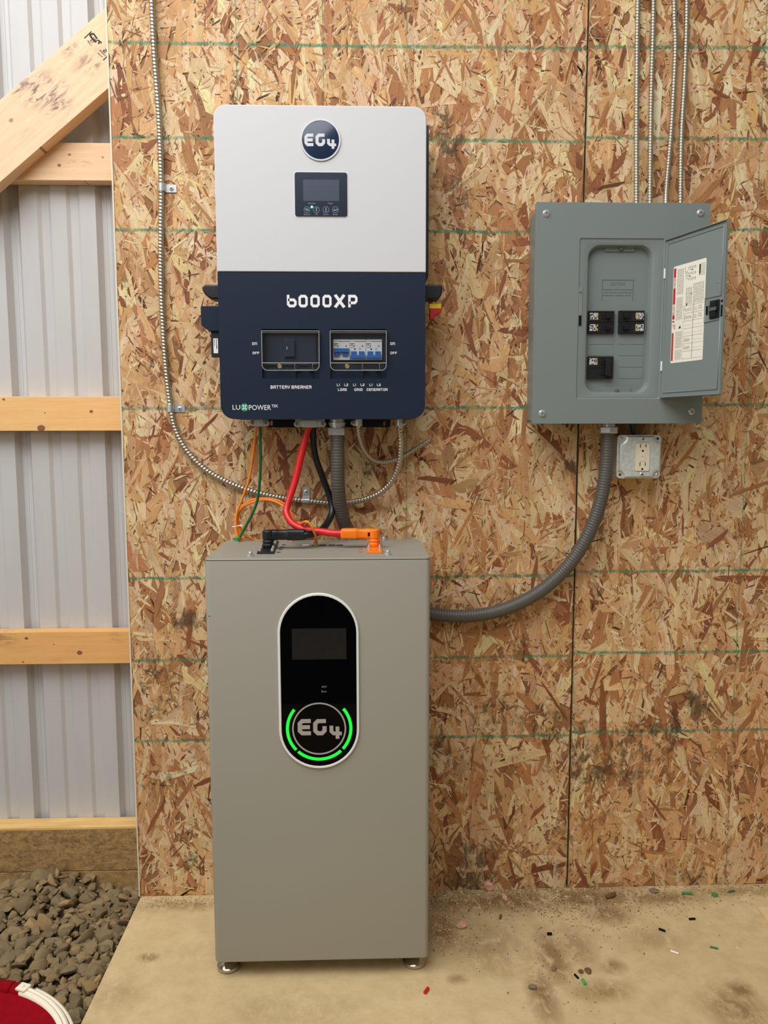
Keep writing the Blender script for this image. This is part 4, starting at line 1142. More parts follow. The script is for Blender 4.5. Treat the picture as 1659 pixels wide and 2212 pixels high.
p = PY(1314.5, 930, -1.95); z0 = PY(1314, 936, -1.95)[2]; z1 = PY(1314, 922, -1.95)[2]
hexnut(p, .86, z0, z1, cdt, -1.95)
mb = MB(); mb.lathe((p[0], -1.95, z1-.05), (0, 0, 1), [(.6, 0), (.6, .5)], 24); mb.build('conduit_fitting', M['zinc'], cdt)

# ================================================================== ARMOURED CABLES
def armoured(ctrl, r, label, group, pitch=.30, extra=None):
    path = catmull(ctrl, .05)
    mb = MB(); mb.tube(path, r, 12, True, ribbed(path, r*.80, r*.24, pitch, True, .72))
    return tag(mb.build('armoured_cable', M['steel_cable'], angle=70), label, 'cable', group)
ca_ = -.32
armoured(P3([(326, -60, ca_), (329, 20, ca_), (334, 120, ca_), (343, 240, ca_), (347, 330, ca_), (349, 405, ca_), (348, 480, ca_), (348, 600, ca_), (352, 700, ca_), (359, 800, ca_), (369, 882, ca_), (380, 930, ca_), (405, 975, -.4), (445, 1015, -.45), (500, 1045, -.45), (560, 1065, -.42), (620, 1077, -.36), (661, 1081, ca_), (715, 1086, -.4), (770, 1083, -.8), (815, 1068, -1.4), (845, 1042, -2.1), (862, 1005, -2.9), (866, 965, -3.5), (864, 930, -3.75), (863.5, 914, -3.8)]), .27,
         'long galvanised armoured cable strapped down the left and looping up to inverter', 'armoured cables', .30)
armoured(P3([(774, 912, -3.8), (774, 930, -3.7), (778, 952, -3.4), (789, 977, -2.8), (808, 994, -2.1), (832, 998, -1.5), (860, 991, -1.0), (890, 974, -.6), (915, 959, -.2), (929, 951, .15)]), .22,
         'short armoured cable hooking from inverter into a hole in the board', 'armoured cables', .25)
mb = MB(); p = PY(929, 950, 0)
tops = [((1379, -40), (1377, 60), (1376, 150), (1375, 300), (1375, 450)), ((1412, -40), (1411, 60), (1407, 200), (1405, 330), (1404, 450)), ((1456, -40), (1457, 40), (1459, 110), (1451, 270), (1440, 400), (1438, 450)), ((1484, -40), (1483, 60), (1479, 170), (1472, 300), (1470, 450))]
words = ['leftmost of four armoured cables rising from the breaker panel', 'second from left of four armoured cables above breaker panel', 'third from left of four armoured cables above breaker panel', 'rightmost of four armoured cables rising from the breaker panel']
for i, t in enumerate(tops):
    n_ = len(t)
    armoured([PY(a, b, (-.28 if j < n_-2 else (-.6 if j < n_-1 else -1.3))) for j, (a, b) in enumerate(t)], .235, words[i], 'armoured cables', .26)
def strap(px, py, vert, label):
    p = PY(px, py, ca_)
    root = empty('conduit_strap', (p[0], 0, p[2]), label, 'strap', 'one-hole conduit straps')
    mb = MB(); hw = .34
    # half-round saddle over the cable plus a flat screw tab
    r = .31; n_ = 10
    def mp(u, v, d):     # u across cable, v along cable
        return (p[0]+u, d, p[2]+v) if vert else (p[0]+v, d, p[2]+u)
    ring0, ring1 = [], []
    sec = [(-r-.02, -.0)]+[(r*math.cos(math.pi-math.pi*k_/n_), ca_-r*math.sin(math.pi-math.pi*k_/n_)*1.0) for k_ in range(n_+1)]+[(r+.03, -.055), (r+.95, -.055)]
    sec_in = [(u*.9 if abs(u) <= r else u, d+.05) for u, d in sec]
    loop = sec+sec_in[::-1]
    mb.loft([[mp(u, -hw, d) for u, d in loop], [mp(u, hw, d) for u, d in loop]], True, (True, True))
    mb.build('strap_body', M['zinc'], root, angle=30)
    mb = MB(); q = mp(r+.5, 0, -.06); mb.lathe(q, (0, -1, 0), [(.2, 0), (.2, .05), (.13, .11), (.02, .12)], 16); mb.build('strap_screw', M['galv'], root)
    mb = MB(); mb.box(q[0]-.1, q[0]+.1, -.19, -.17, q[2]-.025, q[2]+.025); mb.box(q[0]-.025, q[0]+.025, -.19, -.17, q[2]-.1, q[2]+.1); mb.build('screw_slot', M['void'], root)
strap(349, 405, True, 'upper metal strap holding the long armoured cable beside inverter top')
strap(368, 882, True, 'metal strap on the long armoured cable level with inverter bottom')
strap(661, 1081, False, 'metal strap under the red cable above the battery')

# ================================================================== BREAKER PANEL
PYF = -3.95
pan = empty('breaker_panel', (2.3, -2, 46.5), 'grey breaker panel with its door open showing five black breakers', 'breaker panel')
px0_, px1_, pz0_, pz1_ = -5.3, 10.0, 46.5, 65.55
mb = MB(); mb.plate(rrect(px0_+.35, px1_-.35, pz0_+.3, pz1_-.3, .1, 2), [rrect(px0_+.45, px1_-.45, pz0_+.4, pz1_-.4, .1, 2)], -3.7, -.1); mb.box(px0_+.4, px1_-.4, -.3, -.08, pz0_+.35, pz1_-.35); mb.build('panel_box', M['panel'], pan, bevel=.05)
oa, ob, oc0, oc1 = rect_px(1262, 527, 1414, 851, PYF)
fa, fb, fc0, fc1 = rect_px(1244, 515, 1437, 862, PYF)
mb = MB(); mb.plate(rrect(px0_, px1_, pz0_, pz1_, .1, 3), [rrect(fa, fb, fc0, fc1, .12, 4)], PYF, PYF+.12)
mb.plate(rrect(px0_+.02, px1_-.02, pz0_+.02, pz1_-.02, .1, 3), [rrect(px0_+.2, px1_-.2, pz0_+.2, pz1_-.2, .1, 3)], PYF+.1, PYF+.42)
mb.build('panel_cover', M['panel'], pan, bevel=.05)
# sunken frame and sloping well round the opening
n_ = 10
def lp(a_, b_, c_, d_, r, y): return [(p, y, q) for p, q in rrect(a_, b_, c_, d_, r, n_)]
mb = MB(); mb.loft([lp(fa-.1, fb+.1, fc0-.1, fc1+.1, .2, PYF+.02), lp(fa, fb, fc0, fc1, .16, PYF-.0), lp(fa+.07, fb-.07, fc0+.07, fc1-.07, .16, PYF+.09), lp(oa-.02, ob+.02, oc0-.02, oc1+.02, 1.15, PYF+.09), lp(oa+.08, ob-.08, oc0+.08, oc1-.08, 1.1, PYF+.14), lp(oa+.22, ob-.22, oc0+.2, oc1-.2, 1.05, PYF+.5), lp(oa+.24, ob-.24, oc0+.22, oc1-.22, 1.05, PYF+.75)])
mb.build('panel_well', M['panel'], pan, angle=28)
DY = PYF+.72
mb = MB(); mb.prism(rrect(oa+.2, ob-.2, oc0+.18, oc1-.18, 1.05, 8), DY, DY+.12); dead = mb.build('dead_front', M['panel_dead'], pan)
for px, py in ((1180, 461), (1513, 460), (1171, 893), (1494, 889)):
    p = PY(px, py, PYF); mb = MB(); mb.lathe((p[0], PYF, p[2]), (0, -1, 0), [(.31, 0), (.31, .05), (.22, .14), (.05, .16)], 20); s = mb.build('cover_screw', M['zinc'], pan)
    mb = MB(); mb.box(p[0]-.17, p[0]+.17, PYF-.17, PYF-.15, p[2]-.025, p[2]+.025); mb.box(p[0]-.025, p[0]+.025, PYF-.17, PYF-.15, p[2]-.17, p[2]+.17); mb.build('screw_slot', M['panel_mark'], s)
# strike plate marks on the left of the frame
p = PY(1253, 692, PYF); mb = MB(); mb.box(p[0]-.12, p[0]+.12, PYF-.005, PYF+.1, p[2]-.42, p[2]+.42); mb.build('strike_slot', M['void'], pan)
p = PY(1253, 663, PYF); mb = MB(); mb.prism(rrect(p[0]-.2, p[0]+.22, p[2]-1.6, p[2]+1.7, .04, 2), PYF+.03, PYF+.1); mb.build('strike_plate', M['panel'], pan, bevel=.03)
p = PY(1254, 631, PYF); mb = MB(); mb.lathe((p[0], PYF+.03, p[2]), (0, -1, 0), [(.1, 0), (.09, .04), (.03, .045)], 12); mb.build('strike_rivet', M['panel_mark'], pan)
# dead front: screw tabs, caution frame
for py in ((537), (844)):
    a, b, c0, c1 = rect_px(1306 if py < 600 else 1299, py-7, 1371 if py < 600 else 1361, py+7, DY)
    mb = MB(); mb.prism(rrect(a, b, c0, c1, .08, 3), DY-.13, DY+.02); tb = mb.build('fixing_tab', M['panel_dead'], dead, bevel=.03)
    p = PY(1340 if py < 600 else 1331, py+1, DY); mb = MB(); mb.lathe((p[0], DY-.12, p[2]), (0, -1, 0), [(.2, 0), (.2, .12), (.14, .2), (.03, .21)], 14); mb.build('dead_front_screw', M['panel_mark'], dead)
a, b, c0, c1 = rect_px(1300, 605, 1368, 650, DY)
mb = MB()
for q in ((a, b, c1-.025, c1+.025), (a-.02, a+.02, c0, c1), (b-.02, b+.02, c0, c1)): mb.box(q[0], q[1], DY-.02, DY, q[2], q[3])
for zz, sp in ((.52, (.02, .32, .36, .58, .62, .98)), (.38, (.05, .2, .24, .5, .54, .95)), (.24, (.02, .4, .44, .7, .74, .94))):
    for i in range(0, 6, 2): mb.box(a+(b-a)*sp[i], a+(b-a)*sp[i+1], DY-.012, DY, c0+(c1-c0)*zz, c0+(c1-c0)*(zz+.035))
mb.build('caution_emboss', M['panel_mark'], dead, smooth=False)
a, b, c0, c1 = rect_px(1318, 609.5, 1350, 617, DY); font_text('CAUTION', a, b, c0, c1, DY, 'caution_lettering', M['panel_mark'], dead)
rows = [671, 695.5, 720, 745, 769.5, 794, 818.5]
for (c_, x0, x1) in (('L', 1271, 1327), ('R', 1337, 1392)):
    for r_ in range(6):
        if r_ < 2 or (c_ == 'L' and r_ >= 4): continue
        sh = -1.2*(rows[r_]-671)/50
        a, b, c0, c1 = rect_px(x0+sh, rows[r_]+1.5, x1+sh, rows[r_+1]-1.0, DY)
        mb = MB(); mb.prism(rrect(a, b, c0, c1, .04, 2), DY-.03, DY+.02); mb.build('knockout_blank', M['panel_dead'], dead, bevel=.02)
lets = MB()
for t, py in (('2', 683), ('4', 707), ('6', 731), ('8', 757), ('10', 782), ('12', 806)):
    a, b, c0, c1 = rect_px(1395, py-3.5, 1395+(3 if len(t) == 1 else 5), py+3.5, DY); q = font_text(t, a, b, c0, c1, DY, None, None, None); lets.add(q.v, q.f)
lets.build('slot_numbers', M['panel_mark'], dead, smooth=False)
def breaker(x0, x1, y0, y1, left, two=False):
    yf = DY-.32
    a, b, c0, c1 = rect_px(x0, y0, x1, y1, yf)
    mb = MB(); mb.box(a, b, yf, DY+.02, c0+.015, c1-.015)
    mb.box(a+.03, b-.03, yf-.04, yf, c1-.16, c1-.05); mb.box(a+.03, b-.03, yf-.04, yf, c0+.03, c0+.09)
    if two: mb.box(a+.03, b-.35*(b-a), yf-.04, yf, (c0+c1)/2-.03, (c0+c1)/2+.08)
    bk = mb.build('circuit_breaker', M['black'], pan, bevel=.03)
    w, h = b-a, c1-c0
    tmid = [(c0+c1)/2] if not two else [c0+h*.27, c0+h*.73]
    for zt_ in tmid:
        hx = a+w*(.68 if left else .3)
        mb = MB(); mb.box(hx-w*.19, hx+w*.19, yf-.06, yf, zt_-.25, zt_+.25); mb.box(hx-(.02 if left else .3), hx+(.3 if left else .05), yf-.34, yf-.03, zt_-.2, zt_+.2)
        mb.build('toggle', M['black_rubber'], bk, bevel=.04)
    if two:
        mb = MB(); hx = a+w*.76; mb.box(hx-.26, hx+.22, yf-.46, yf-.2, c0+h*.12, c0+h*.9); mb.build('toggle_tie', M['black'], bk, bevel=.05)
    # printed rating patch: rows of little marks
    lx0, lx1 = (a+w*.06, a+w*.38) if left else (a+w*.65, a+w*.97)
    z0_, z1_ = (c0+h*.22, c0+h*.82) if not two else (c0+h*.63, c0+h*.93)
    for nm, m_ in (('rating_print', M['print_white']), ('amber_print', M['print_yellow'])):
        mb = MB(); nr, nc = 6, 11
        for i in range(nr):
            for j in range(nc):
                amber = (j >= 8 if left else j <= 2)
                if amber != (nm == 'amber_print') or random.random() < (.28 if not amber else .15): continue
                xx = lx0+(lx1-lx0)*j/nc; zz = z0_+(z1_-z0_)*i/nr
                mb.box(xx, xx+(lx1-lx0)/nc*.78, yf-.006, yf+.01, zz, zz+(z1_-z0_)/nr*.72)
        if mb.v: mb.build(nm, m_, bk, smooth=False)
breaker(1271, 1327.5, 671, 695.5, True); breaker(1270, 1327, 695.5, 720, True)
breaker(1337, 1393, 670.5, 695, False); breaker(1336.5, 1392.5, 695, 720, False)
breaker(1269, 1325.5, 769.5, 818.5, True, True)
# open door: own frame, u from the hinge outward, n towards the camera side of its inner face
hinge0 = Vector((fb+.02, PYF-.1, 0)); free = Vector(PY(1565.5, 660, -10.9)); free.z = 0
ud = (free-hinge0); DW = ud.length; ud.normalize(); nd = Vector((ud.y, -ud.x, 0))
if nd.dot(Vector(CAMP)-hinge0) < 0: nd = -nd
dz0, dz1 = 48.72, 62.42
def DM(u, v, d=0.0):       # d positive = towards the viewer
    q = hinge0+ud*u+nd*d; return (q.x, q.y, v)
def dm(a_, b_, d): return DM(a_, b_, d)
def door_uv(px, py):
    d = Vector(ray(px, py)); o_ = Vector(CAMP)-hinge0
    t = -(o_.dot(nd))/d.dot(nd); q = Vector(CAMP)+d*t
    return ((q-hinge0).dot(ud), q.z)
mb = MB(); mb.prism(rrect(0, DW, dz0, dz1, .1, 3), 0, -.08, dm)
door = mb.build('panel_door', M['panel'], pan, bevel=.03)
# pressed rib outlining the inner panel, notched at the latch
inn = [(.3, dz0+.45), (DW-.45, dz0+.45)]
zl0 = door_uv(1540, 692)[1]; zl1 = door_uv(1540, 642)[1]
u_in = (door_uv(1527, 556)[0]+door_uv(1517, 777)[0])/2+.06
inn = [(.34, dz0+.5), (DW-.42, dz0+.5), (DW-.42, zl0), (u_in, zl0-.05), (u_in, zl1+.05), (DW-.42, zl1), (DW-.42, dz1-.45), (.34, dz1-.45)]
mb = MB(); mb.tube([DM(u, v, .0) for u, v in inn]+[DM(*inn[0], .0)], .075, 8, False); mb.build('pressed_rib', M['panel'], door, angle=80)
mb = MB()
for v in (dz0+.05, dz1-.12): mb.prism([(.02, v), (DW-.02, v), (DW-.02, v+.07), (.02, v+.07)], 0, .16, dm)
mb.prism([(DW-.09, dz0+.05), (DW-.02, dz0+.05), (DW-.02, dz1-.05), (DW-.09, dz1-.05)], 0, .12, dm)
mb.build('door_flange', M['panel'], door, bevel=.02)
for py in (591, 790):
    v = door_uv(1437, py)[1]
    mb = MB(); mb.tube([DM(.06, v-.42, .05), DM(.06, v+.42, .05)], .075, 8); mb.build('hinge_pin', M['print_white'], door)
# paper directory on the inner face
A_, B_, C_, D_ = door_uv(1456, 577), door_uv(1527, 556), door_uv(1517, 777), door_uv(1448, 785)
lu0, lu1 = (A_[0]+D_[0])/2, (B_[0]+C_[0])/2; lz1, lz0 = (A_[1]+B_[1])/2, (C_[1]+D_[1])/2
mb = MB(); mb.prism(rrect(lu0, lu1, lz0, lz1, .12, 4), .012, 0.0, dm); mb.build('paper_directory', M['paper'], door)
def LW(s, t): return (lu0+(lu1-lu0)*s, lz0+(lz1-lz0)*(1-t))
def strip(mb, s0, t0, s1, t1, d=.02):
    a_, b_ = LW(s0, t0), LW(s1, t1); mb.add([DM(a_[0], a_[1], d), DM(b_[0], a_[1], d), DM(b_[0], b_[1], d), DM(a_[0], b_[1], d)], [(0, 1, 2, 3)])
mb = MB()
for t0, t1 in ((.02, .115), (.225, .39), (.50, .545), (.56, .575)): strip(mb, .015, t0, .085, t1)
for k_ in range(5):
    t = .60+.011*k_; strip(mb, .02+.012*k_, t, .12, t+.004)
lw_ = font_text('DANGER', 0, 1, 0, 1, 0, None, None, None)
def vert_word(txt, s0, s1, t0, t1, material_mb):
    q = font_text(txt, 0, 1, 0, 1, 0, None, None, None)
    vv = []
    for (x, y, z) in q.v:
        u, v = LW(s0+(s1-s0)*(1-z), t1+(t0-t1)*x); vv.append(DM(u, v, .02))
    material_mb.add(vv, q.f)
vert_word('DANGER', .015, .085, .12, .22, mb); vert_word('PELIGRO', .015, .085, .40, .495, mb)
mb.build('red_print', M['print_red'], door, smooth=False)
mb = MB(); strip(mb, .015, .685, .075, .975); mb.build('orange_print', M['print_orange'], door, smooth=False)
mb = MB(); r3 = random.Random(5)
def para(s0, s1, t0, t1, n_, ragged=.0):
    for i in range(n_):
        s = s0+(s1-s0)*(i+.2)/n_
        t = t0
        while t < t1:
            ln = r3.uniform(.008, .03); strip(mb, s, t, s+(s1-s0)/n_*.42, min(t1, t+ln)); t += ln+.006
para(.13, .34, .04, .30, 7); para(.13, .33, .33, .56, 7); para(.13, .34, .68, .85, 8); para(.13, .34, .87, .97, 7)
para(.40, .46, .08, .16, 2); para(.46, .72, .04, .07, 5); para(.46, .72, .10, .125, 5); para(.46, .72, .155, .18, 5)
para(.42, .62, .25, .42, 4); para(.64, .97, .22, .42, 8); para(.86, .98, .04, .16, 3); para(.36, .40, .04, .10, 1)
for i in range(8):
    t = .43+.077*i; strip(mb, .36, t, .98, t+.0025)
strip(mb, .66, .42, .675, .97); strip(mb, .36, .42, .365, .97)
for i in (2, 3, 4, 5):
    for j in range(10): strip(mb, .70+.027*j, .475+.077*i, .714+.027*j, .478+.077*i)
for i in (2, 3):
    for j in range(10): strip(mb, .38+.027*j, .475+.077*i, .394+.027*j, .478+.077*i)
for txt, s0, s1, row in (('Front O', .38, .62, 0), ('Lt. O5..', .70, .96, 0), ('.Entre.', .37, .63, 1), ('Lt. O5..', .70, .96, 1), ('Solar', .40, .60, 4), ('Solar', .40, .60, 5)):
    a_, b_ = LW(s0, .487+.077*row), LW(s1, .448+.077*row)
    q = font_text(txt, a_[0], b_[0], a_[1], b_[1], 0, None, None, None, m=lambda u, v: DM(u, v, .02)); mb.add(q.v, q.f)
mb.build('grey_print', M['print_grey'], door, smooth=False)
mb = MB(); strip(mb, .80, .045, .845, .14); strip(mb, .80, .145, .84, .152); strip(mb, .44, .405, .47, .43); strip(mb, .55, .075, .62, .082); strip(mb, .48, .135, .55, .142); strip(mb, .57, .31, .60, .325)
a_ = LW(.30, .645); mb.add([DM(a_[0]-.3, a_[1]-.05, .02), DM(a_[0], a_[1]-.02, .02), DM(a_[0]-.1, a_[1]+.25, .02)], [(0, 1, 2)])
mb.build('black_print', M['print_black'], door, smooth=False)
# latch
c_ = door_uv(1545, 668)
mb = MB(); mb.prism(rrect(c_[0]-.55, c_[0]+.5, c_[1]-.72, c_[1]+.72, .05, 2), .09, 0, dm); mb.prism([(c_[0]-.3, c_[1]-.62), (c_[0]+.25, c_[1]-.62), (c_[0]+.25, c_[1]+.62), (c_[0]-.3, c_[1]+.62)], .22, 0, dm)
mb.build('door_latch', M['black'], door, bevel=.03)
mb = MB(); mb.prism([(c_[0]-.35, c_[1]-.12), (c_[0]+.4, c_[1]-.12), (c_[0]+.4, c_[1]+.15), (c_[0]-.35, c_[1]+.15)], .3, .2, dm); mb.prism([(c_[0]-.62, c_[1]-.35), (c_[0]-.5, c_[1]-.35), (c_[0]-.5, c_[1]+.4), (c_[0]-.62, c_[1]+.4)], .14, .0, dm)
mb.build('latch_spring', M['chrome'], door, bevel=.02)
mb = MB()
for px, py, w_, h_ in ((1527, 671, .22, .36), (1560, 668, .3, .36), (1560, 650, .26, .09), (1559, 681, .26, .09)):
    q = door_uv(px, py); mb.prism([(q[0]-w_/2, q[1]-h_), (q[0]+w_/2, q[1]-h_), (q[0]+w_/2, q[1]+h_), (q[0]-w_/2, q[1]+h_)], .008, -.01, dm)
mb.build('latch_slot', M['void'], door, smooth=False)
q = door_uv(1551, 625); mb = MB(); mb.tube([DM(q[0]+.32*math.cos(t), q[1]+.55*math.sin(t), .0) for t in np.linspace(-2.2, 2.2, 20)], .022, 6); mb.build('lock_knockout', M['panel'], door)
# short dark cable from the panel into the receptacle box
smooth_tube(P3([(1361, 900, -1.5), (1366, 918, -1.3), (1371, 945, -1.1)]), .25, 'box_cable', M['dark_green']); tag(bpy.data.objects['box_cable'], 'stubby dark green cable between breaker panel and outlet box', 'cable')

# ================================================================== RECEPTACLE BOX
bxr = empty('outlet_box', (5.2, -1, 41.4), 'square galvanised outlet box with almond duplex receptacle under breaker panel', 'outlet')
xa, xb, za, zb2 = 3.14, 7.24, 41.46, 45.47
mb = MB(); mb.prism(rrect(xa+.06, xb-.06, za+.06, zb2-.06, .35, 5), -1.72, -.06); mb.build('steel_box', M['galv'], bxr, bevel=.03)
# cover: flat corner ears, raised centre with scooped corners
yc = -1.74
mb = MB(); mb.prism(rrect(xa, xb, za, zb2, .35, 6), yc-.06, yc+.02); cov = mb.build('box_cover', M['galv'], bxr, bevel=.02)
def scoop(i, r, n=6):
    x0, x1, z0, z1 = xa+i, xb-i, za+i, zb2-i
    pts = []
    for cx, cz, a0 in ((x0, z0, 90), (x1, z0, 180), (x1, z1, 270), (x0, z1, 0)):
        for k_ in range(n+1):
            a = math.radians(a0-90*k_/n); pts.append((cx+r*math.cos(a), cz+r*math.sin(a)))
    return pts
rings = [[(p, y, q) for p, q in scoop(i, r)] for i, r, y in ((.10, .62, yc-.05), (.13, .64, yc-.3), (.2, .68, yc-.4), (.28, .70, yc-.42))]
ra, rb, rz0, rz1 = rect_px(1371.5, 956.5, 1404, 1017.5, -2.2)
mb = MB(); mb.loft(rings); raised = [(p[0], p[2]) for p in rings[-1]]
mb.plate(raised, [rrect(ra-.02, rb+.02, rz0-.02, rz1+.02, .08, 3)], yc-.42, yc-.36)
mb.build('raised_cover', M['galv'], cov, angle=30)
mb = MB(); mb.prism(rrect(ra, rb, rz0, rz1, .1, 4), yc-.5, yc-.2); rec = mb.build('receptacle', M['almond'], bxr, bevel=.03)
H = lambda x, y: PY(1240+x*.14467, 890+y*.14467, yc-.51)
mb = MB(); yy = yc-.505
for x, y0, y1, w_ in ((993, 475, 533, .035), (1074, 480, 525, .035), (984, 748, 805, .035), (1064, 753, 803, .035)):
    a_, b_ = H(x, y1), H(x, y0); mb.box(a_[0]-w_, a_[0]+w_, yy, yy+.02, a_[2], b_[2])
for x, y in ((1029, 578), (1019, 850)):
    p = H(x, y); r = .085; mb.prism(arc(p[0], p[2], r, 0, 180, 10)+[(p[0]-r, p[2]-.1), (p[0]+r, p[2]-.1)], yy, yy+.02)
mb.build('plug_slot', M['void'], rec, smooth=False)
for y0, y1 in ((613, 672), (679, 735)):
    a_, b_ = H(988, y1), H(1068, y0); mb = MB(); mb.box(a_[0], b_[0], yy-.025, yy+.02, a_[2], b_[2]); mb.build('test_button', M['almond'], rec, bevel=.02)
for x, y in ((1030, 403), (1014, 930)):
    p = H(x, y); mb = MB(); mb.lathe((p[0], yc-.42, p[2]), (0, -1, 0), [(.17, 0), (.17, .04), (.12, .08), (.02, .085)], 16); s = mb.build('cover_screw', M['zinc'], bxr)
    mb = MB(); mb.box(p[0]-.12, p[0]+.12, yc-.515, yc-.5, p[2]-.02, p[2]+.02); mb.box(p[0]-.02, p[0]+.02, yc-.515, yc-.5, p[2]-.12, p[2]+.12); mb.build('screw_slot', M['void'], s)
for (x, z), scr in (((xa+.32, zb2-.32), True), ((xb-.32, za+.34), True), ((xb-.34, zb2-.34), False), ((xa+.34, za+.34), False)):
    mb = MB()
    if scr: mb.lathe((x, yc-.06, z), (0, -1, 0), [(.16, 0), (.16, .06), (.1, .11), (.02, .115)], 14); mb.build('corner_screw', M['zinc'], bxr)
    else: mb.lathe((x, yc-.05, z), (0, -1, 0), [(.11, 0), (.11, .015)], 14); mb.build('corner_hole', M['void'], bxr)

# ================================================================== RED BAG
bag = empty('red_bag', (-48.3, -28.8, 0), 'red fabric bag with white zip at the bottom left corner', 'bag')
bc = Vector((-48.3, -28.8, 0)); RB = 9.35; ZB = 6.0
def bring(r, z, n=72):
    return [(bc.x+r*math.cos(t)*(1+.012*math.sin(3*t+1)), bc.y+r*math.sin(t)*(1+.012*math.cos(2*t)), z+.12*math.sin(4*t)) for t in np.linspace(0, 2*math.pi, n, endpoint=False)]
mb = MB(); mb.loft([bring(RB*.90, .02), bring(RB*.97, .8), bring(RB*1.01, 2.6), bring(RB*1.0, 4.6), bring(RB*.985, ZB-.7)], True, (True, False)); mb.build('bag_body', M['red_fabric'], bag, angle=80)
mb = MB(); mb.loft([bring(RB*.93, ZB+.05), bring(RB*.90, ZB-.05), bring(RB*.80, ZB-.35), bring(RB*.55, ZB-.75), bring(RB*.2, ZB-.9), bring(.05, ZB-.9)]); mb.build('bag_lid', M['red_fabric'], bag, angle=80)
def band(t0, t1, prof, m_, name, n=60):
    mb = MB()
    rings = [[(bc.x+(RB+d)*math.cos(t), bc.y+(RB+d)*math.sin(t), ZB+z) for d, z in prof] for t in np.linspace(t0, t1, n)]
    mb.loft(rings, True, (True, True)); return mb.build(name, m_, bag, angle=50)
z0t = math.atan2(*(np.array(PZ(48, 2140, ZB))[:2]-np.array(bc)[:2])[::-1])
prof_rim = [(-.75, -.2), (-.75, .05), (-.6, .2), (-.3, .28), (0, .2), (.12, 0), (.12, -.9), (-.3, -.9)]
band(z0t-.005, z0t+4.2, prof_rim, M['red_fabric'], 'bag_rim', 90)
band(z0t+.10, z0t+.22, [(a*1.1, b*1.1+.05) for a, b in prof_rim], M['red_fabric'], 'strap_loop', 10)
band(-1.6, z0t, [(-.75, -.2), (-.75, .08), (-.62, .2), (-.45, .2), (-.40, .06)], M['zip_white'], 'zip_tape')
band(-1.6, z0t+.01, [(-.40, -.1), (-.38, .18), (-.25, .26), (-.1, .18), (-.06, -.1)], M['zip_white'], 'zip_teeth')
band(-1.6, z0t-.09, [(.02, -.7), (.02, .02), (.10, .08), (.2, .02), (.2, -.75)], M['zip_white'], 'zip_edge')
band(-1.6, z0t, [(-.75, -.25), (-.06, -.12), (.03, -.12), (.03, -.9), (-.75, -.9)], M['dirt'], 'zip_gap')
def rim_pt(t, d, z): return Vector((bc.x+(RB+d)*math.cos(t), bc.y+(RB+d)*math.sin(t), ZB+z))
c_ = rim_pt(z0t-.01, -.35, .25); tn = Vector((-math.sin(z0t), math.cos(z0t), 0)); rn = Vector((math.cos(z0t), math.sin(z0t), 0))
mb = MB(); mb.obox(c_, tn, rn, (0, 0, 1), .42, .36, .1); mb.obox(c_+Vector((0, 0, .1))+tn*.1, tn, rn, (0, 0, 1), .2, .12, .08); mb.build('zip_slider', M['zip_white'], bag, bevel=.06)

# ================================================================== LITTER ON THE FLOOR
def tube_bit(px, py, ang, ln, r, m_, name, label, cat, group):
    p = PZ(px, py, 0); a = math.radians(ang); d = Vector((math.cos(a), math.sin(a), 0))*ln/2
    c_ = Vector((p[0], p[1], r+.005)); mb = MB()
    outer, inner = r, r*.6
    path = [c_-d, c_-d*.3+Vector((0, 0, .0)), c_+d*.4, c_+d]
    mb.tube(path, r, 10)
    return tag(mb.build(name, m_, bevel=.01), label, cat, group)
gs_ = M['green_cable']; bits = [
    (1484, 1932, -8, 1.0, .13, mat('green_sleeve', (60, 140, 70), .5), 'green sleeve scrap lying along the wall foot'),
    (1580, 1927, 15, .7, .09, mat('dull_green_sleeve', (60, 110, 70), .5), 'dull green sleeve scrap nearest the right edge by the wall'),
    (1081, 1983, 70, .5, .12, M['bark'], 'dark brown sleeve scrap right of the battery'),
    (1187, 2020, 0, .42, .13, M['void'], 'short black chip on the brown floor stain'),
    (1430, 2011, -38, .58, .1, M['void'], 'slanting black sleeve scrap in the middle of floor right'),
    (1495, 1987, 3, .6, .1, M['void'], 'level black sleeve scrap at right of floor'),
    (1457, 2059, -35, .7, .09, M['print_white'], 'thin white wire scrap on the floor'),
    (1542, 2049, -22, .65, .09, mat('mid_green_sleeve', (62, 122, 60), .5), 'thin green wire scrap at right of floor'),
    (1245, 2111, -68, .5, .09, M['void'], 'black wire scrap beside a bright green one'),
    (1261, 2124, -82, .55, .13, mat('bright_green_sleeve', (74, 176, 84), .5), 'bright green sleeve scrap beside a black one'),
    (921, 2143, 58, .62, .14, M['red_plastic'], 'small red wire cap in front of battery right foot')]
for px, py, an_, ln, r, m_, lb in bits:
    tube_bit(px, py, an_, ln, r, m_, 'wire_scrap', lb, 'scrap', 'wire scraps on the floor')
def lump(px, py, rx, ry, rz, m_, name, label, cat, group, seed, sub=2, amp=.35):
    p = PZ(px, py, 0); r4 = np.random.default_rng(seed); bm = bmesh.new(); bmesh.ops.create_icosphere(bm, subdivisions=sub, radius=1)
    for v in bm.verts:
        k_ = 1+r4.normal(0, amp*.4)
        v.co = Vector((v.co.x*rx*k_, v.co.y*ry*k_, max(-.6, v.co.z)*rz*k_))
    zmin = min(v.co.z for v in bm.verts)
    mb = MB(); mb.add([(p[0]+v.co.x, p[1]+v.co.y, v.co.z-zmin+.004) for v in bm.verts], [tuple(v.index for v in f.verts) for f in bm.faces]); bm.free()
    return tag(mb.build(name, m_, angle=40), label, cat, group)
lump(1055, 1921, 0.51, 0.41, 0.56, M['pink'], 'insulation_tuft', 'largest pink insulation tuft at the wall foot', 'insulation', 'insulation tufts', 1)
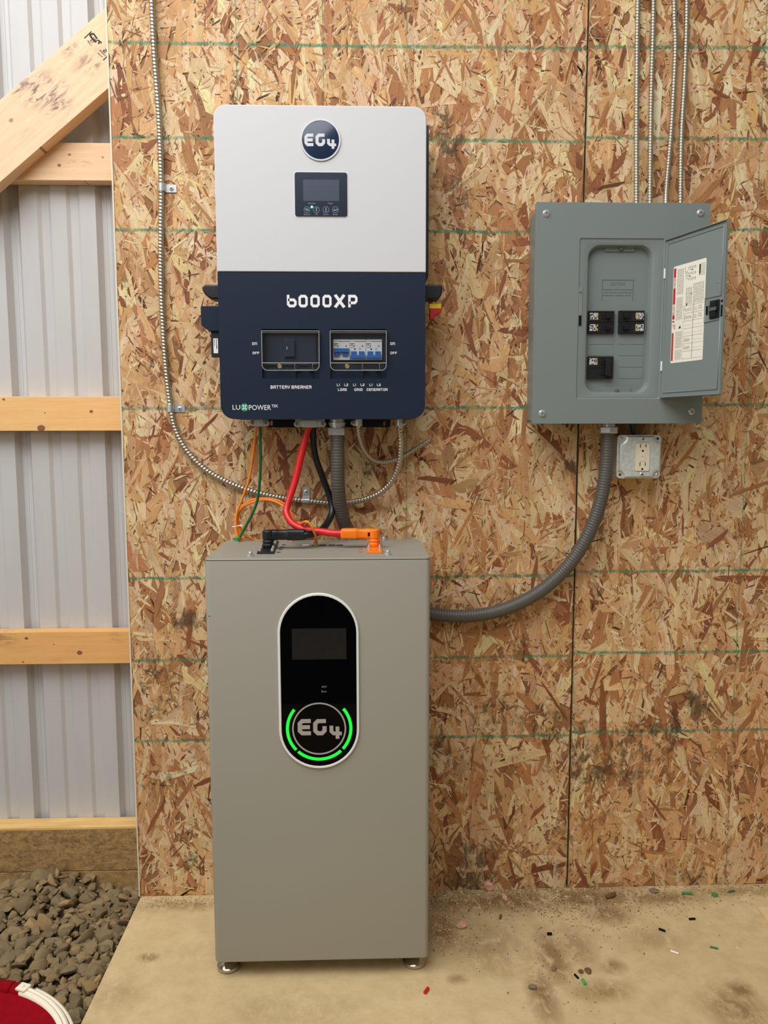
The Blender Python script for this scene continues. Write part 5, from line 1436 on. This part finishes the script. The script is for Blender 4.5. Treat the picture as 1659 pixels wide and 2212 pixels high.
lump(1090, 1941, 0.24, 0.54, 0.21, M['pink'], 'insulation_tuft', 'flat pink insulation tuft among dirt near wall', 'insulation', 'insulation tufts', 2)
lump(998, 2004, 0.49, 0.35, 0.35, M['pink'], 'insulation_tuft', 'pink insulation tuft just right of the battery', 'insulation', 'insulation tufts', 3)
lump(1543, 1935, .3, .3, .14, bpy.data.materials['green_sleeve'], 'green_shred', 'crumpled green plastic shred by the wall', 'scrap', None, 4)
lump(1412, 1926, .5, .35, .16, M['chip'], 'stone_chip', 'flat grey stone chip at the wall foot', 'stone', None, 5)
lump(1150, 2135, .34, .28, .16, M['chip'], 'pebble', 'tan pebble on the long floor stain', 'pebble', 'pebbles on the slab', 6)
lump(1270, 2099, .3, .4, .16, M['bark'], 'dirt_clod', 'brown dirt clod behind the bright green scrap', 'clod', 'dirt clods', 7)
lump(1255, 2101, .22, .22, .12, M['bark'], 'dirt_clod', 'small dirt clod left of a bigger one', 'clod', 'dirt clods', 8)
lump(1196, 2095, .22, .26, .12, M['chip'], 'pebble', 'small pebble beside the long floor stain', 'pebble', 'pebbles on the slab', 9)
p0 = PZ(1309, 1942, 0); p1 = PZ(1323, 1925, 0)
mb = MB()
for s in range(1):
    pa = [Vector((p0[0]+(p1[0]-p0[0])*t+.3*math.sin(t*3), p0[1]+(p1[1]-p0[1])*t*.6, .22)) for t in np.linspace(0, 1, 8)]
    mb.tube(pa, .2, 10, True, lambda i, L, a: .16+.09*math.sin(i*.6))
tag(mb.build('bark_curl', M['bark'], angle=80), 'curled brown bark scrap lying at the wall foot', 'bark')
p = PZ(1637, 1966, 0); q = PZ(1661, 2006, 0)
mb = MB(); mb.add([(p[0], p[1], .02), (p[0]+6, p[1]+.1, .02), (p[0]+8, q[1]-1.5, .02), (q[0]+.2, q[1]-.4, .02), (p[0], p[1], .3), (p[0]+6, p[1]+.1, .3), (p[0]+8, q[1]-1.5, .3), (q[0]+.2, q[1]-.4, .3)], [(3, 2, 1, 0), (4, 5, 6, 7), (0, 1, 5, 4), (1, 2, 6, 5), (2, 3, 7, 6), (3, 0, 4, 7)])
tag(mb.build('wood_offcut', M['scrap_wood'], bevel=.03), 'pale wood offcut poking in at the right edge', 'offcut')
# crumbs of dirt and sawdust along the wall foot: nobody could count them
def crumbs(name, n, m_, spots, size, label):
    V, F = [], []
    for _ in range(n):
        px, py, sx, sy = spots[rng.integers(len(spots))]
        c_ = PZ(px, py, 0); x = c_[0]+rng.normal(0, sx); y = min(-.15, c_[1]+rng.normal(0, sy))
        r = abs(rng.normal(size, size*.6))+.012; k_ = len(V)
        th = rng.uniform(0, 6.28); el = rng.uniform(1, 2.6)
        for a in range(4):
            t = th+a*math.pi/2+rng.normal(0, .2); rr = r*(el if a % 2 else 1)
            V.append((x+rr*math.cos(t), y+rr*math.sin(t), .002))
        V.append((x, y, r*rng.uniform(.5, 1.0)))
        F += [(k_, k_+1, k_+4), (k_+1, k_+2, k_+4), (k_+2, k_+3, k_+4), (k_+3, k_, k_+4), (k_+3, k_+2, k_+1, k_)]
    mb = MB(); mb.v = V; mb.f = F
    o_ = mb.build(name, m_, smooth=False, org=(0, 0, 0)); tag(o_, label, 'dirt', kind='stuff')
spots = [(1110, 1942, 6, 1.6), (1250, 1938, 6, 1.8), (960, 1935, 3, 1.2), (1330, 1955, 4, 1.6), (1450, 1935, 6, 1.2), (380, 1948, 4, .6), (960, 2010, 2, 2.5), (1290, 1975, 3, 2), (1580, 1920, 5, .8), (1200, 2060, 2, 6), (1150, 1960, 6, 1.2), (1250, 1945, 7, 1.5), (1100, 1935, 7, 1.0)]
crumbs('dirt_crumbs', 2600, M['dirt'], spots, .03, 'scattered brown dirt crumbs along the wall foot')
crumbs('sawdust', 700, M['scrap_wood'], [(1110, 1942, 8, 1.6), (955, 2012, 1.3, 1.5), (1200, 1960, 8, 4), (960, 1940, 3, 1.5)], .035, 'pale sawdust flecks on the slab near the wall')
